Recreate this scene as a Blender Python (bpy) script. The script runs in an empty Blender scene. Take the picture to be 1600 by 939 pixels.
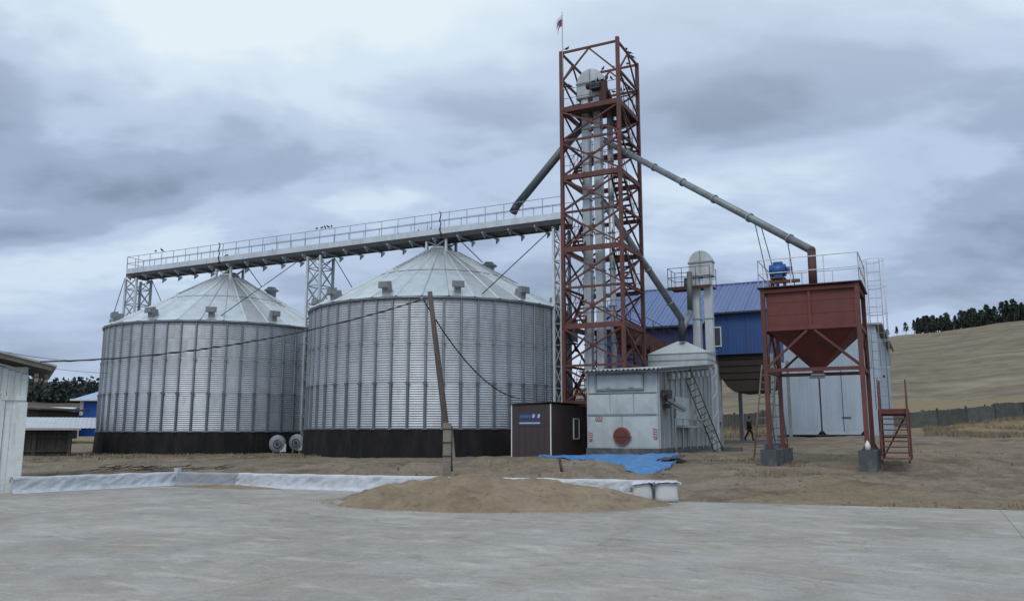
import bpy, bmesh, math, random
from mathutils import Vector, Matrix, noise
R = math.radians
random.seed(7)
S = bpy.context.scene
COL = S.collection
# ---------------------------------------------------------------- camera
cam_d = bpy.data.cameras.new('camera'); cam = bpy.data.objects.new('camera', cam_d); COL.objects.link(cam)
cam.location = (0, 0, 1.7); cam.rotation_euler = (R(90) + .1588, 0, 0)
cam_d.sensor_width = 36; cam_d.lens = 28.65; cam_d.clip_start = .1; cam_d.clip_end = 4000
S.camera = cam
S.view_settings.view_transform = 'Standard'; S.view_settings.look = 'None'
S.view_settings.exposure = 0.0; S.view_settings.gamma = 1
# ---------------------------------------------------------------- sky
SUN_EL, SUN_AZ = 52, 200          # degrees; azimuth measured clockwise from +Y
W = bpy.data.worlds.new('World'); S.world = W; W.use_nodes = True
nt = W.node_tree; nt.nodes.clear()
def N(nt, t, **kw):
    n = nt.nodes.new(t)
    for k, v in kw.items():
        if k.startswith('i_'): n.inputs[k[2:].replace('_', ' ')].default_value = v
        else: setattr(n, k, v)
    return n
def ramp(nt, src, stops, interp='EASE'):
    r = nt.nodes.new('ShaderNodeValToRGB'); r.color_ramp.interpolation = interp
    e = r.color_ramp.elements
    while len(e) < len(stops): e.new(.5)
    for q, (p, c) in zip(e, stops):
        q.position = p; q.color = (*c, 1) if len(c) == 3 else c
    nt.links.new(src, r.inputs[0]); return r.outputs[0]
def g3(v): return (v, v, v)
def mth(nt, op, a, b=None, c=None):
    m = nt.nodes.new('ShaderNodeMath'); m.operation = op
    for i, v in enumerate((a, b, c)):
        if v is None: continue
        if isinstance(v, (int, float)): m.inputs[i].default_value = v
        else: nt.links.new(v, m.inputs[i])
    return m.outputs[0]
def mixc(nt, f, a, b, bt='MIX'):
    m = nt.nodes.new('ShaderNodeMix'); m.data_type = 'RGBA'; m.blend_type = bt
    for i, v in ((0, f), (6, a), (7, b)):
        if isinstance(v, (int, float)): m.inputs[i].default_value = v
        elif isinstance(v, tuple): m.inputs[i].default_value = (*v, 1)
        else: nt.links.new(v, m.inputs[i])
    return m.outputs[2]
def build_sky():
    L = nt.links.new
    out = N(nt, 'ShaderNodeOutputWorld'); bg = N(nt, 'ShaderNodeBackground'); bg.inputs[1].default_value = .1
    sky = N(nt, 'ShaderNodeTexSky', sky_type='NISHITA', sun_disc=False, sun_elevation=R(SUN_EL), sun_rotation=R(SUN_AZ))
    tc = N(nt, 'ShaderNodeTexCoord'); sp = N(nt, 'ShaderNodeSeparateXYZ'); L(tc.outputs['Generated'], sp.inputs[0])
    z = mth(nt, 'MAXIMUM', sp.outputs[2], 0.0); zz = mth(nt, 'ADD', z, .22)
    cx = mth(nt, 'DIVIDE', sp.outputs[0], zz); cy = mth(nt, 'DIVIDE', sp.outputs[1], zz)
    cb = N(nt, 'ShaderNodeCombineXYZ'); L(cx, cb.inputs[0]); L(cy, cb.inputs[1])
    mp = N(nt, 'ShaderNodeMapping'); mp.inputs['Scale'].default_value = (.75, 1.0, 1); mp.inputs['Rotation'].default_value = (0, 0, R(-18)); mp.inputs['Location'].default_value = (SKX, SKY, 0)
    L(cb.outputs[0], mp.inputs[0])
    big = N(nt, 'ShaderNodeTexNoise', i_Scale=1.15, i_Detail=5.5, i_Roughness=.52, i_Distortion=.35); L(mp.outputs[0], big.inputs[0])
    wisp = N(nt, 'ShaderNodeTexNoise', i_Scale=3.6, i_Detail=6.0, i_Roughness=.55, i_Distortion=.3); L(mp.outputs[0], wisp.inputs[0])
    s = mth(nt, 'ADD', mth(nt, 'MULTIPLY', big.outputs[0], .80), mth(nt, 'MULTIPLY', wisp.outputs[0], .24))
    def blob(px, py, sx, sy, amt, rot=0):     # broad cloud masses laid out on the cloud deck
        dx = mth(nt, 'SUBTRACT', cx, px); dy = mth(nt, 'SUBTRACT', cy, py); c_, s_ = math.cos(rot), math.sin(rot)
        u = mth(nt, 'ADD', mth(nt, 'MULTIPLY', dx, c_ / sx), mth(nt, 'MULTIPLY', dy, s_ / sx)); v = mth(nt, 'ADD', mth(nt, 'MULTIPLY', dx, -s_ / sy), mth(nt, 'MULTIPLY', dy, c_ / sy))
        d = mth(nt, 'ADD', mth(nt, 'MULTIPLY', u, u), mth(nt, 'MULTIPLY', v, v)); return mth(nt, 'MULTIPLY', mth(nt, 'EXPONENT', mth(nt, 'MULTIPLY', d, -1.0)), amt)
    for bl_ in BLOBS: s = mth(nt, 'ADD', s, blob(*bl_))
    cloud = ramp(nt, s, [(.37, (.235, .30, .42)), (.455, (.35, .435, .60)), (.53, (.50, .61, .80)), (.61, (.68, .81, .94)), (.68, (.86, .95, 1.0))])
    # thin bluish veil low over the horizon
    hz = ramp(nt, z, [(0.0, g3(.9)), (.08, g3(.5)), (.24, g3(0))])
    cloud = mixc(nt, mth(nt, 'MULTIPLY', hz, .75), cloud, (.50, .60, .80))
    hi = ramp(nt, z, [(.22, g3(0)), (.75, g3(1))])
    cloud = mixc(nt, mth(nt, 'MULTIPLY', hi, .75), cloud, (.74, .86, .96))
    tenx = mixc(nt, 1.0, cloud, (10., 10., 10.), 'MULTIPLY')
    c = mixc(nt, .93, sky.outputs[0], tenx)
    L(c, bg.inputs[0]); L(bg.outputs[0], out.inputs[0])
SKX, SKY = 3.1, 1.7
BLOBS = [(-.12, 1.30, .40, .34, .16), (-.25, 1.72, .22, .16, .06), (-.80, 1.80, .50, .20, -.20, -.25), (-1.05, 1.45, .25, .22, -.04), (-.9, 1.2, .5, .14, .10), (.45, 1.50, .24, .15, -.17), (.95, 1.72, .5, .30, -.05), (.75, 1.38, .3, .14, -.02), (.0, 2.1, .5, .2, .02), (.75, 2.15, .5, .12, .02, .2), (-1.3, 2.0, .2, .1, -.12)]
build_sky()
sd = bpy.data.lights.new('sun', 'SUN'); sd.energy = 1.3; sd.angle = R(24); sd.color = (1, .96, .9)
sun = bpy.data.objects.new('sun', sd); COL.objects.link(sun)
sun.rotation_euler = (R(90 - SUN_EL), 0, R(180 - SUN_AZ))   # lamp shines from azimuth SUN_AZ

# ---------------------------------------------------------------- materials
MATS = {}
def mat(name, col, rough=.7, metal=0.0, var=.12, scale=3.0, bump=0.0, bscale=30.0, stain=None, samt=.4, sscale=1.2, streak=1.0, rnd=.0, spec=.5):
    if name in MATS: return MATS[name]
    m = bpy.data.materials.new(name); m.use_nodes = True; t = m.node_tree; L = t.links.new
    b = t.nodes['Principled BSDF']; b.inputs['Metallic'].default_value = metal; b.inputs['Roughness'].default_value = rough
    b.inputs['Specular IOR Level'].default_value = spec
    tc = N(t, 'ShaderNodeTexCoord'); src = tc.outputs['Object']
    n1 = N(t, 'ShaderNodeTexNoise', i_Scale=scale, i_Detail=6.0, i_Roughness=.6); L(src, n1.inputs[0])
    v = ramp(t, n1.outputs[0], [(.25, g3(1 - var)), (.75, g3(1 + var))], 'LINEAR')
    c = mixc(t, 1.0, tuple(col), v, 'MULTIPLY')
    if rnd:
        oi = N(t, 'ShaderNodeObjectInfo'); rv = ramp(t, oi.outputs['Random'], [(0, g3(1 - rnd)), (1, g3(1 + rnd))], 'LINEAR')
        c = mixc(t, 1.0, c, rv, 'MULTIPLY')
    if stain:
        mp = N(t, 'ShaderNodeMapping'); mp.inputs['Scale'].default_value = (1, 1, 1 / streak); L(src, mp.inputs[0])
        n2 = N(t, 'ShaderNodeTexNoise', i_Scale=sscale, i_Detail=8.0, i_Roughness=.65, i_Distortion=.2); L(mp.outputs[0], n2.inputs[0])
        f = ramp(t, n2.outputs[0], [(.46, g3(0)), (.68, g3(samt))], 'LINEAR')
        c = mixc(t, f, c, tuple(stain))
    L(c, b.inputs['Base Color'])
    if bump:
        n3 = N(t, 'ShaderNodeTexNoise', i_Scale=bscale, i_Detail=5.0, i_Roughness=.6); L(src, n3.inputs[0])
        bp = N(t, 'ShaderNodeBump'); bp.inputs['Strength'].default_value = bump; bp.inputs['Distance'].default_value = .03
        L(n3.outputs[0], bp.inputs['Height']); L(bp.outputs[0], b.inputs['Normal'])
    MATS[name] = m; return m
M_galv = mat('galvanised_sheet', (.50, .535, .585), .50, .55, .12, 1.3, 0, 30, (.27, .27, .26), .5, 1.6, 4, .06)
M_roof = mat('galvanised_roof', (.58, .625, .655), .38, .75, .16, 1.6, .15, 6, (.47, .48, .47), .5, 1.5, 1, .09)
M_stiff = mat('stiffener_steel', (.25, .275, .31), .5, .6, .12, 2, 0, 30, (.30, .32, .33), .5, 1, 4, .05)
M_stiffd = mat('heavy_stiffener_steel', (.16, .18, .21), .55, .5, .12, 2)  # heavy lower steel; its darker tone paints in shade of the deeper profile
M_skirt = mat('bitumen_skirt', (.010, .010, .012), .8, 0, .4, 2.5, .4, 10, (.045, .038, .032), .5, 1.4, 3, spec=.25)
M_rustred = mat('red_oxide_paint', (.125, .040, .033), .62, 0, .25, 2.5, .15, 20, (.055, .034, .028), .7, 2.2, 2, .18)
M_redpl = mat('red_oxide_plate', (.14, .033, .030), .6, 0, .22, 1.6, .15, 8, (.065, .030, .024), .75, 1.6, 5, .03)
M_dkred = mat('dark_red_steel', (.070, .030, .028), .7, 0, .3, 2, .1, 20)
M_white = mat('white_paint_steel', (.62, .66, .68), .5, .1, .1, 2, 0, 30, (.34, .32, .29), .5, 2, 3, .04)
M_ltgal = mat('light_galvanised', (.60, .64, .67), .45, .45, .1, 2, 0, 30, (.38, .39, .38), .5, 1.8, 4, .06)
M_grey = mat('grey_steel', (.30, .33, .35), .55, .4, .15, 3, 0, 30, (.18, .17, .16), .5, 2, 2, .08)
M_dark = mat('dark_steel', (.045, .048, .055), .6, .3, .2, 3)
M_pipe = mat('worn_grey_pipe', (.21, .24, .26), .5, .35, .15, 1.5, 0, 30, (.12, .11, .10), .6, 2, 1)
M_dpipe = mat('dark_grey_pipe', (.11, .125, .13), .55, .3, .2, 1.5)
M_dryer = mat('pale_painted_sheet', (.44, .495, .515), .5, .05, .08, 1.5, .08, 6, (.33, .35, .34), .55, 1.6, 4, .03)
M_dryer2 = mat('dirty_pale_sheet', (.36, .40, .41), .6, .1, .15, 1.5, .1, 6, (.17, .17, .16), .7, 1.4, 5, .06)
M_cabin = mat('brown_cladding', (.052, .036, .036), .55, 0, .12, 2, 0, 30)
M_trim = mat('white_trim', (.66, .66, .64), .5, 0, .1, 3)
M_blue = mat('blue_cladding', (.030, .085, .25), .5, .1, .08, 1, 0, 30, (.04, .07, .16), .5, .8, 3)
M_broof = mat('blue_roof_sheet', (.105, .155, .32), .45, .2, .08, 1, 0, 30, (.10, .15, .28), .5, .8, 1, .03)
M_bunk = mat('dark_brown_plate', (.030, .021, .018), .7, .1, .3, 1.2, .2, 8, (.03, .02, .018), .7, 1, 2)
M_shed = mat('pale_blue_profiled_sheet', (.40, .48, .57), .5, .2, .06, 1, 0, 30, (.30, .35, .40), .5, 1, 4, .03)
M_cblock = mat('dark_concrete_block', (.07, .08, .09), .85, 0, .2, 3, .5, 14, (.20, .20, .19), .6, 2, 1, .1)
M_oldcon = mat('weathered_concrete', (.22, .20, .17), .9, 0, .15, 4, .5, 20, (.12, .11, .09), .6, 3, 3)
M_wood = mat('weathered_pole_wood', (.095, .078, .068), .85, 0, .25, 2, .4, 16, (.05, .04, .033), .7, 4, 8)
M_wplank = mat('whitewashed_plank', (.62, .66, .66), .75, 0, .1, 3, .3, 14, (.32, .31, .28), .7, 2.5, 6, .05)
M_dplank = mat('dark_old_plank', (.050, .044, .040), .85, 0, .3, 3, .4, 12, (.09, .08, .07), .6, 3, 6, .25)
M_film = mat('white_film', (.50, .53, .58), .40, 0, .14, 4, .9, 7, (.36, .37, .38), .6, 3, 1)
M_gfilm = mat('grey_film', (.27, .30, .34), .4, 0, .08, 2, .25, 9, (.28, .29, .3), .5, 2, 1)
M_sack = mat('white_woven_sack', (.55, .57, .58), .6, 0, .06, 5, .3, 40, (.5, .49, .46), .5, 4, 1)
M_tarp = mat('blue_tarpaulin', (.05, .19, .45), .45, 0, .18, 2.5, .5, 6, (.12, .24, .42), .7, 2.5, 1)
M_slate = mat('asbestos_roof', (.38, .40, .40), .8, 0, .12, 2, .2, 12, (.24, .24, .22), .6, 2, 1)
M_cable = mat('black_cable', (.03, .03, .032), .6, 0, .1, 3)
M_glass = mat('window_glass', (.05, .065, .08), .12, 0, .05, 1, spec=.8)
M_bird = mat('dark_feathers', (.035, .035, .042), .7, 0, .3, 8)
M_sred = mat('stripe_red', (.28, .05, .045), .6, 0, .1); M_red = mat('flag_red', (.45, .04, .04), .7, 0, .05); M_flagb = mat('flag_blue', (.05, .08, .35), .7, 0, .05); M_flagw = mat('flag_white', (.75, .75, .76), .7, 0, .05)
M_hatch = mat('rusty_red_disc', (.25, .055, .04), .6, 0, .3, 6, .2, 20, (.08, .04, .03), .7, 8, 1)
M_motor = mat('blue_enamel', (.02, .08, .28), .45, 0, .1, 3)
M_banner = mat('faded_blue_banner', (.030, .050, .115), .5, 0, .15, 3)
M_cloth = mat('dark_clothes', (.022, .022, .026), .85, 0, .2, 8); M_skin = mat('skin', (.38, .22, .16), .6, 0, .05); M_hair = mat('dark_hair', (.02, .015, .012), .7)
M_needle = mat('pine_needles', (.052, .075, .062), .85, 0, .45, .35, rnd=.2)  # needle colour lightened to paint distance haze onto the far pines
M_bark = mat('pine_bark', (.085, .055, .042), .9, 0, .3, 3)
M_farwood = mat('far_forest', (.045, .062, .06), .9, 0, .5, .08)
M_strw = mat('dry_grass', (.225, .18, .125), .9, 0, .35, .6, rnd=0)

# ---------------------------------------------------------------- mesh builder
class MB:
    def __init__(s): s.v = []; s.f = []; s.sm = []
    def add(s, vs, fs, smooth=False):
        o = len(s.v); s.v += [tuple(v) for v in vs]; s.f += [tuple(i + o for i in f) for f in fs]; s.sm += [smooth] * len(fs); return s
    def box(s, x0, x1, y0, y1, z0, z1):
        return s.add([(x, y, z) for z in (z0, z1) for y in (y0, y1) for x in (x0, x1)],
                     [(0, 2, 3, 1), (4, 5, 7, 6), (0, 1, 5, 4), (2, 6, 7, 3), (0, 4, 6, 2), (1, 3, 7, 5)])
    def beam(s, p, q, w, h=None, up=(0, 0, 1)):
        h = h or w; p = Vector(p); q = Vector(q); d = (q - p).normalized(); u = Vector(up)
        if abs(d.dot(u)) > .98: u = Vector((0, 1, 0))
        r = d.cross(u).normalized(); u = r.cross(d)
        vs = [c + r * a * w / 2 + u * b * h / 2 for c in (p, q) for a, b in ((-1, -1), (1, -1), (1, 1), (-1, 1))]
        return s.add(vs, [(0, 1, 2, 3), (7, 6, 5, 4), (0, 4, 5, 1), (1, 5, 6, 2), (2, 6, 7, 3), (3, 7, 4, 0)])
    def angle(s, p, q, w, t=.012):      # L profile
        s.beam(p, q, w, t); d = (Vector(q) - Vector(p)).normalized()
        u = Vector((0, 0, 1)) if abs(d.z) < .98 else Vector((0, 1, 0)); r = d.cross(u).normalized(); u = r.cross(d)
        o = r * (w / 2 - t / 2) + u * (w / 2 + .001)
        return s.beam(Vector(p) + o, Vector(q) + o, t, w)
    def tube(s, pts, r, n=8, cap=True, smooth=True):
        pts = [Vector(p) for p in pts]; rs = r if isinstance(r, (list, tuple)) else [r] * len(pts); vs = []; fs = []
        for i, p in enumerate(pts):
            d = (pts[min(i + 1, len(pts) - 1)] - pts[max(i - 1, 0)]).normalized()
            u = Vector((0, 0, 1)) if abs(d.z) < .95 else Vector((0, 1, 0)); a = d.cross(u).normalized(); b = a.cross(d)
            vs += [p + (a * math.cos(2 * math.pi * k / n) + b * math.sin(2 * math.pi * k / n)) * rs[i] for k in range(n)]
        for i in range(len(pts) - 1):
            for k in range(n): fs.append((i * n + k, i * n + (k + 1) % n, (i + 1) * n + (k + 1) % n, (i + 1) * n + k))
        s.add(vs, fs, smooth)
        if cap:
            o = len(s.v) - len(vs); m = (len(pts) - 1) * n
            s.f += [tuple(o + k for k in reversed(range(n))), tuple(o + m + k for k in range(n))]; s.sm += [False, False]
        return s
    def lathe(s, prof, n=24, c=(0, 0), a0=0, a1=2 * math.pi, smooth=True):
        full = abs(a1 - a0 - 2 * math.pi) < 1e-6; m = n if full else n + 1; vs = []; fs = []
        for k in range(m):
            a = a0 + (a1 - a0) * k / n
            vs += [(c[0] + r * math.cos(a), c[1] + r * math.sin(a), z) for r, z in prof]
        P = len(prof)
        for k in range(n):
            j = (k + 1) % m
            for i in range(P - 1): fs.append((k * P + i, j * P + i, j * P + i + 1, k * P + i + 1))
        return s.add(vs, fs, smooth)
    def poly(s, pts, d):        # extrude polygon pts by vector d
        n = len(pts); d = Vector(d); vs = [Vector(p) for p in pts] + [Vector(p) + d for p in pts]
        return s.add(vs, [tuple(range(n)), tuple(reversed(range(n, 2 * n)))] + [(i, i + n, (i + 1) % n + n, (i + 1) % n) for i in range(n)])
    def grid(s, nx, ny, fn, smooth=True):
        vs = [fn(i / nx, j / ny) for j in range(ny + 1) for i in range(nx + 1)]
        return s.add(vs, [(j * (nx + 1) + i, j * (nx + 1) + i + 1, (j + 1) * (nx + 1) + i + 1, (j + 1) * (nx + 1) + i) for j in range(ny) for i in range(nx)], smooth)
    def mesh(s, name, m, dz=0):
        me = bpy.data.meshes.new(name); me.from_pydata([(x, y, z - dz) for x, y, z in s.v] if dz else s.v, [], s.f)
        me.polygons.foreach_set('use_smooth', s.sm)
        bm = bmesh.new(); bm.from_mesh(me); bmesh.ops.recalc_face_normals(bm, faces=bm.faces); bm.to_mesh(me); bm.free()
        me.materials.append(m); return me
ZB = {}
def tag(o, label, cat, group=None, kind=None):
    if label: o['label'] = label
    if cat: o['category'] = cat
    if group: o['group'] = group
    if kind: o['kind'] = kind
    return o
def thing(name, label, cat, loc=(0, 0, 0), rz=0, group=None):
    o = bpy.data.objects.new(name, None); COL.objects.link(o); o.empty_display_size = .3
    o.location = loc; o.rotation_euler = (0, 0, rz); ZB[o.name] = loc[2]; return tag(o, label, cat, group)
def part(name, mb, m, parent, label=None):
    dz = ZB.get(parent.name, 0); o = bpy.data.objects.new(name, mb.mesh(name, m, dz)); COL.objects.link(o); o.parent = parent
    ZB[o.name] = dz
    if label: o['label'] = label
    return o
def inst(name, me, parent, loc, rot=(0, 0, 0)):
    o = bpy.data.objects.new(name, me); COL.objects.link(o); o.parent = parent
    o.location = (loc[0], loc[1], loc[2] - ZB.get(parent.name, 0)); o.rotation_euler = rot; ZB[o.name] = 0; return o
def solo(name, mb, m, label, cat, loc=(0, 0, 0), rz=0, group=None, kind=None):
    o = bpy.data.objects.new(name, mb.mesh(name, m)); COL.objects.link(o); o.location = loc; o.rotation_euler = (0, 0, rz)
    return tag(o, label, cat, group, kind)
def copy_tree(o, parent=None):
    c = o.copy(); COL.objects.link(c)
    if parent: c.parent = parent
    for ch in list(KIDS.get(o.name, [])): copy_tree(ch, c)
    return c
KIDS = {}
def index_kids():
    KIDS.clear()
    for o in bpy.data.objects:
        if o.parent: KIDS.setdefault(o.parent.name, []).append(o)
RZ = math.atan2(-.453, .8915)
CA, SA = math.cos(RZ), math.sin(RZ)
def tol(x, y): return x * CA + y * SA, -x * SA + y * CA
def tow(u, v): return u * CA - v * SA, u * SA + v * CA

# ---------------------------------------------------------------- ground
CP = [(-20,30,.12),(-13,30,.3),(-9,36,.5),(-14,40,.5),(-18,43,.5),(-24,46,.5),(-2,26,.36),(-3,30,.48),(-4,36,.54),
(1,33,.66),(5,33,.75),(8,36,.76),(3,28,.55),(8,28,.58),(9.5,25,.33),(11.5,24,.25),(11.4,26.5,.42),(8.8,27.8,.55),(12.5,29,.65),
(15,25,.32),(20,25,.3),(14,21,.1),(18,62,1.0),(12,45,.75),(20.4,63,1.28),(27,60,1.36),(35,60,1.2),(46,62,1.15),(20,45,.85),(30,40,.7),
(60,88,2.4),(30,88,2.2),(20,88,1.8),(0,60,.6),(-30,60,.5),(-60,90,.6),(-20,90,.6),(40,30,.4),(-40,30,.2),(0,90,1.0),(6,24,.3),(14,32,.75)]
EDGE = [(-60, 16.2), (-22.9, 16.4), (-21.79, 19.02), (-12.12, 19.93), (-5.63, 20.17), (1.67, 21.31), (40, 25)]
def edge(u):
    if u < EDGE[0][0]: return EDGE[0][1]
    for (a, b), (c, d) in zip(EDGE, EDGE[1:]):
        if u <= c: return b + (d - b) * (u - a) / (c - a)
    return EDGE[-1][1]
def sm(t): t = max(0, min(1, t)); return t * t * (3 - 2 * t)
RIDGE = [(-9, 8), (-1.2, 26), (-.5, 15), (-.38, 15), (-.15, 13), (.08, 25), (.25, 32), (.4, 45.5), (.5, 49), (.63, 53), (1.2, 60), (9, 20)]
def ridge(t):
    for (a, b), (c, d) in zip(RIDGE, RIDGE[1:]):
        if t <= c: return b + (d - b) * sm((t - a) / (c - a)) if t > a else b
    return 8
def ground(x, y):
    s = w = 0
    for a, b, z in CP:
        d = (x - a) ** 2 + (y - b) ** 2; k = 1 / (d + 2.0) ** 2; s += k * z; w += k
    u, v = tol(x, y); e = v - edge(u)
    g = -.12 + (s / w * sm(e / 4.5) + .12 * sm(e / .5) if e > 0 else 0)
    if abs(u) > 34: g = g * max(0, 1 - (abs(u) - 34) / 30) + .0 if v < edge(u) + 4 else g
    r = math.hypot(x, y)
    if r > 112:
        q = min(1.0, (r - 112) / 338); t = x / max(y, 1) if y > 0 else (9 if x > 0 else -9)
        rz = ridge(max(-9, min(9, t))); g += (rz - g) * (.86 * q + .14 * math.sin(q * math.pi / 2))
        if r > 450: g -= (r - 450) * .03
    return g
def rough(x, y):
    u, v = tol(x, y); e = v - edge(u)
    if e < .05: return 0
    k = sm(e / 1.0); r = math.hypot(x, y)
    h = .09 * noise.noise((x * .6, y * .8, 0)) + .045 * noise.noise((x * 2.0, y * 2.5, 3)) + .02 * noise.noise((x * 6.5, y * 6.5, 5))
    if -9 < x < 7 and 22 < y < 31:       # bulldozed spoil bank behind the low wall
        b = sm((7 - abs(x + 1)) / 3) * sm((y - 22) / 2) * sm((31 - y) / 3)
        h += b * (.42 * abs(noise.noise((x * .5, y * .8, 9))) + .12 * noise.noise((x * 1.6, y * 1.9, 2)) + .05 * noise.noise((x * 4.0, y * 4.4, 2)))
    if x > 6 and y < 34:                # wheel ruts by the hopper
        h += .05 * noise.noise((x * .45 + y * .3, y * 1.7 - x * .6, 4)) * sm((x - 6) / 2)
    if 4 < x < 24 and 19 < y < 40:       # pairs of wheel tracks curving past the hopper
        for (px_, py_, rr) in ((2, 48, 24.5), (2, 48, 22.8), (26, 50, 27.0), (26, 50, 25.3), (16, -6, 30.5), (16, -6, 28.9)):
            d_ = abs(math.hypot(x - px_, y - py_) - rr)
            if d_ < .5: h -= .055 * math.exp(-(d_ / .16) ** 2) - .035 * math.exp(-((d_ - .3) / .12) ** 2)
    if r > 95: h += 1.1 * noise.noise((x * .018, y * .018, 1)) + .5 * noise.noise((x * .06, y * .06, 1)) * 1
    return h * k
def gz(x, y): return ground(x, y) + rough(x, y)
def ground_mesh(r0, r1, name, m, label=None):
    az = []; a = -180.0
    while a < 180:
        az.append(a); a += .3 if abs(a) < 38 else (2.0 if abs(a) < 70 else 6)
    rs = []; r = r0
    while r < r1:
        rs.append(r); r *= 1.06 if r < 15 else (1.0068 if r < 40 else 1.018)
    rs.append(r1); mb = MB(); n = len(az)
    vs = []
    for r in rs:
        for a in az:
            x, y = r * math.sin(R(a)), r * math.cos(R(a)); vs.append((x, y, gz(x, y)))
    fs = [(j * n + i, j * n + (i + 1) % n, (j + 1) * n + (i + 1) % n, (j + 1) * n + i) for j in range(len(rs) - 1) for i in range(n)]
    if r0 < 10: fs.append(tuple(range(n)))
    mb.add(vs, fs, True); o = solo(name, mb, m, label, None, kind='structure'); return o
def ground_mat(far=False):
    m = bpy.data.materials.new('hill_field' if far else 'sandy_dirt'); m.use_nodes = True; t = m.node_tree; L = t.links.new
    b = t.nodes['Principled BSDF']; b.inputs['Roughness'].default_value = .95; b.inputs['Specular IOR Level'].default_value = .15
    tc = N(t, 'ShaderNodeTexCoord'); p = tc.outputs['Object']
    def nz(sc, d=6, rg=.6, dist=0, vec=p):
        n = N(t, 'ShaderNodeTexNoise', i_Scale=sc, i_Detail=float(d), i_Roughness=rg, i_Distortion=dist); L(vec, n.inputs[0]); return n.outputs[0]
    if far:
        mp = N(t, 'ShaderNodeMapping'); mp.inputs['Scale'].default_value = (.004, .030, .1); mp.inputs['Rotation'].default_value = (0, 0, R(-14)); L(p, mp.inputs[0])
        band = nz(1.0, 5, .55, .25, mp.outputs[0])
        c = ramp(t, band, [(.32, (.13, .107, .078)), (.43, (.17, .142, .102)), (.50, (.205, .173, .124)), (.57, (.155, .128, .092)), (.66, (.225, .193, .142))], 'LINEAR')
        mp2 = N(t, 'ShaderNodeMapping'); mp2.inputs['Scale'].default_value = (.012, .10, .1); mp2.inputs['Rotation'].default_value = (0, 0, R(-12)); L(p, mp2.inputs[0])
        f = ramp(t, nz(1.0, 6, .6, .2, mp2.outputs[0]), [(.57, g3(0)), (.72, g3(.45))], 'LINEAR')
        c = mixc(t, f, c, (.11, .085, .055))
        # scrubby brown slope of the left-hand hill
        sp = N(t, 'ShaderNodeSeparateXYZ'); L(p, sp.inputs[0])
        lf = ramp(t, mth(t, 'MULTIPLY_ADD', sp.outputs[0], -.005, 0.0), [(0.0, g3(0)), (.25, g3(1))])
        c = mixc(t, lf, c, mixc(t, nz(.05), (.06, .045, .036), (.12, .095, .07)))
        c = mixc(t, 1.0, c, ramp(t, nz(.25), [(.3, g3(.8)), (.7, g3(1.15))]), 'MULTIPLY')
        L(c, b.inputs['Base Color']); return m
    big = nz(.16, 5, .55, .6); mid = nz(1.1, 7, .62, .4); fine = nz(9, 5, .65)
    c = ramp(t, mid, [(.30, (.115, .090, .068)), (.48, (.175, .142, .110)), (.66, (.245, .206, .163))], 'LINEAR')
    c = mixc(t, ramp(t, big, [(.45, g3(0)), (.62, g3(.7))], 'LINEAR'), c, (.20, .158, .10))
    g2 = nz(.42, 6, .6, .5); c = mixc(t, ramp(t, g2, [(.52, g3(0)), (.66, g3(.65))], 'LINEAR'), c, (.072, .057, .044))
    # driven-over pale tracks running across the yard
    mp = N(t, 'ShaderNodeMapping'); mp.inputs['Scale'].default_value = (.10, .85, 1); mp.inputs['Rotation'].default_value = (0, 0, R(12)); L(p, mp.inputs[0])
    tr = nz(1.0, 6, .6, .6, mp.outputs[0]); c = mixc(t, ramp(t, tr, [(.52, g3(0)), (.66, g3(.55))], 'LINEAR'), c, (.235, .205, .17))
    # dry grass beyond
    sp = N(t, 'ShaderNodeSeparateXYZ'); L(p, sp.inputs[0])
    gr = ramp(t, mth(t, 'ADD', mth(t, 'MULTIPLY', sp.outputs[1], .01), mth(t, 'MULTIPLY', g2, .2)), [(.66, g3(0)), (.86, g3(.85))], 'LINEAR')
    c = mixc(t, gr, c, mixc(t, nz(2.5), (.15, .12, .07), (.29, .23, .14)))
    c = mixc(t, 1.0, c, ramp(t, fine, [(.3, g3(.78)), (.7, g3(1.18))], 'LINEAR'), 'MULTIPLY')
    L(c, b.inputs['Base Color'])
    bp = N(t, 'ShaderNodeBump'); bp.inputs['Strength'].default_value = .7; bp.inputs['Distance'].default_value = .05
    L(mth(t, 'ADD', fine, mth(t, 'MULTIPLY', mid, 1.5)), bp.inputs['Height']); L(bp.outputs[0], b.inputs['Normal']); return m
ground_mesh(2.0, 150, 'ground', ground_mat())
ground_mesh(149.0, 1600, 'hillside', ground_mat(True)).location.z = 0

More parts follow.
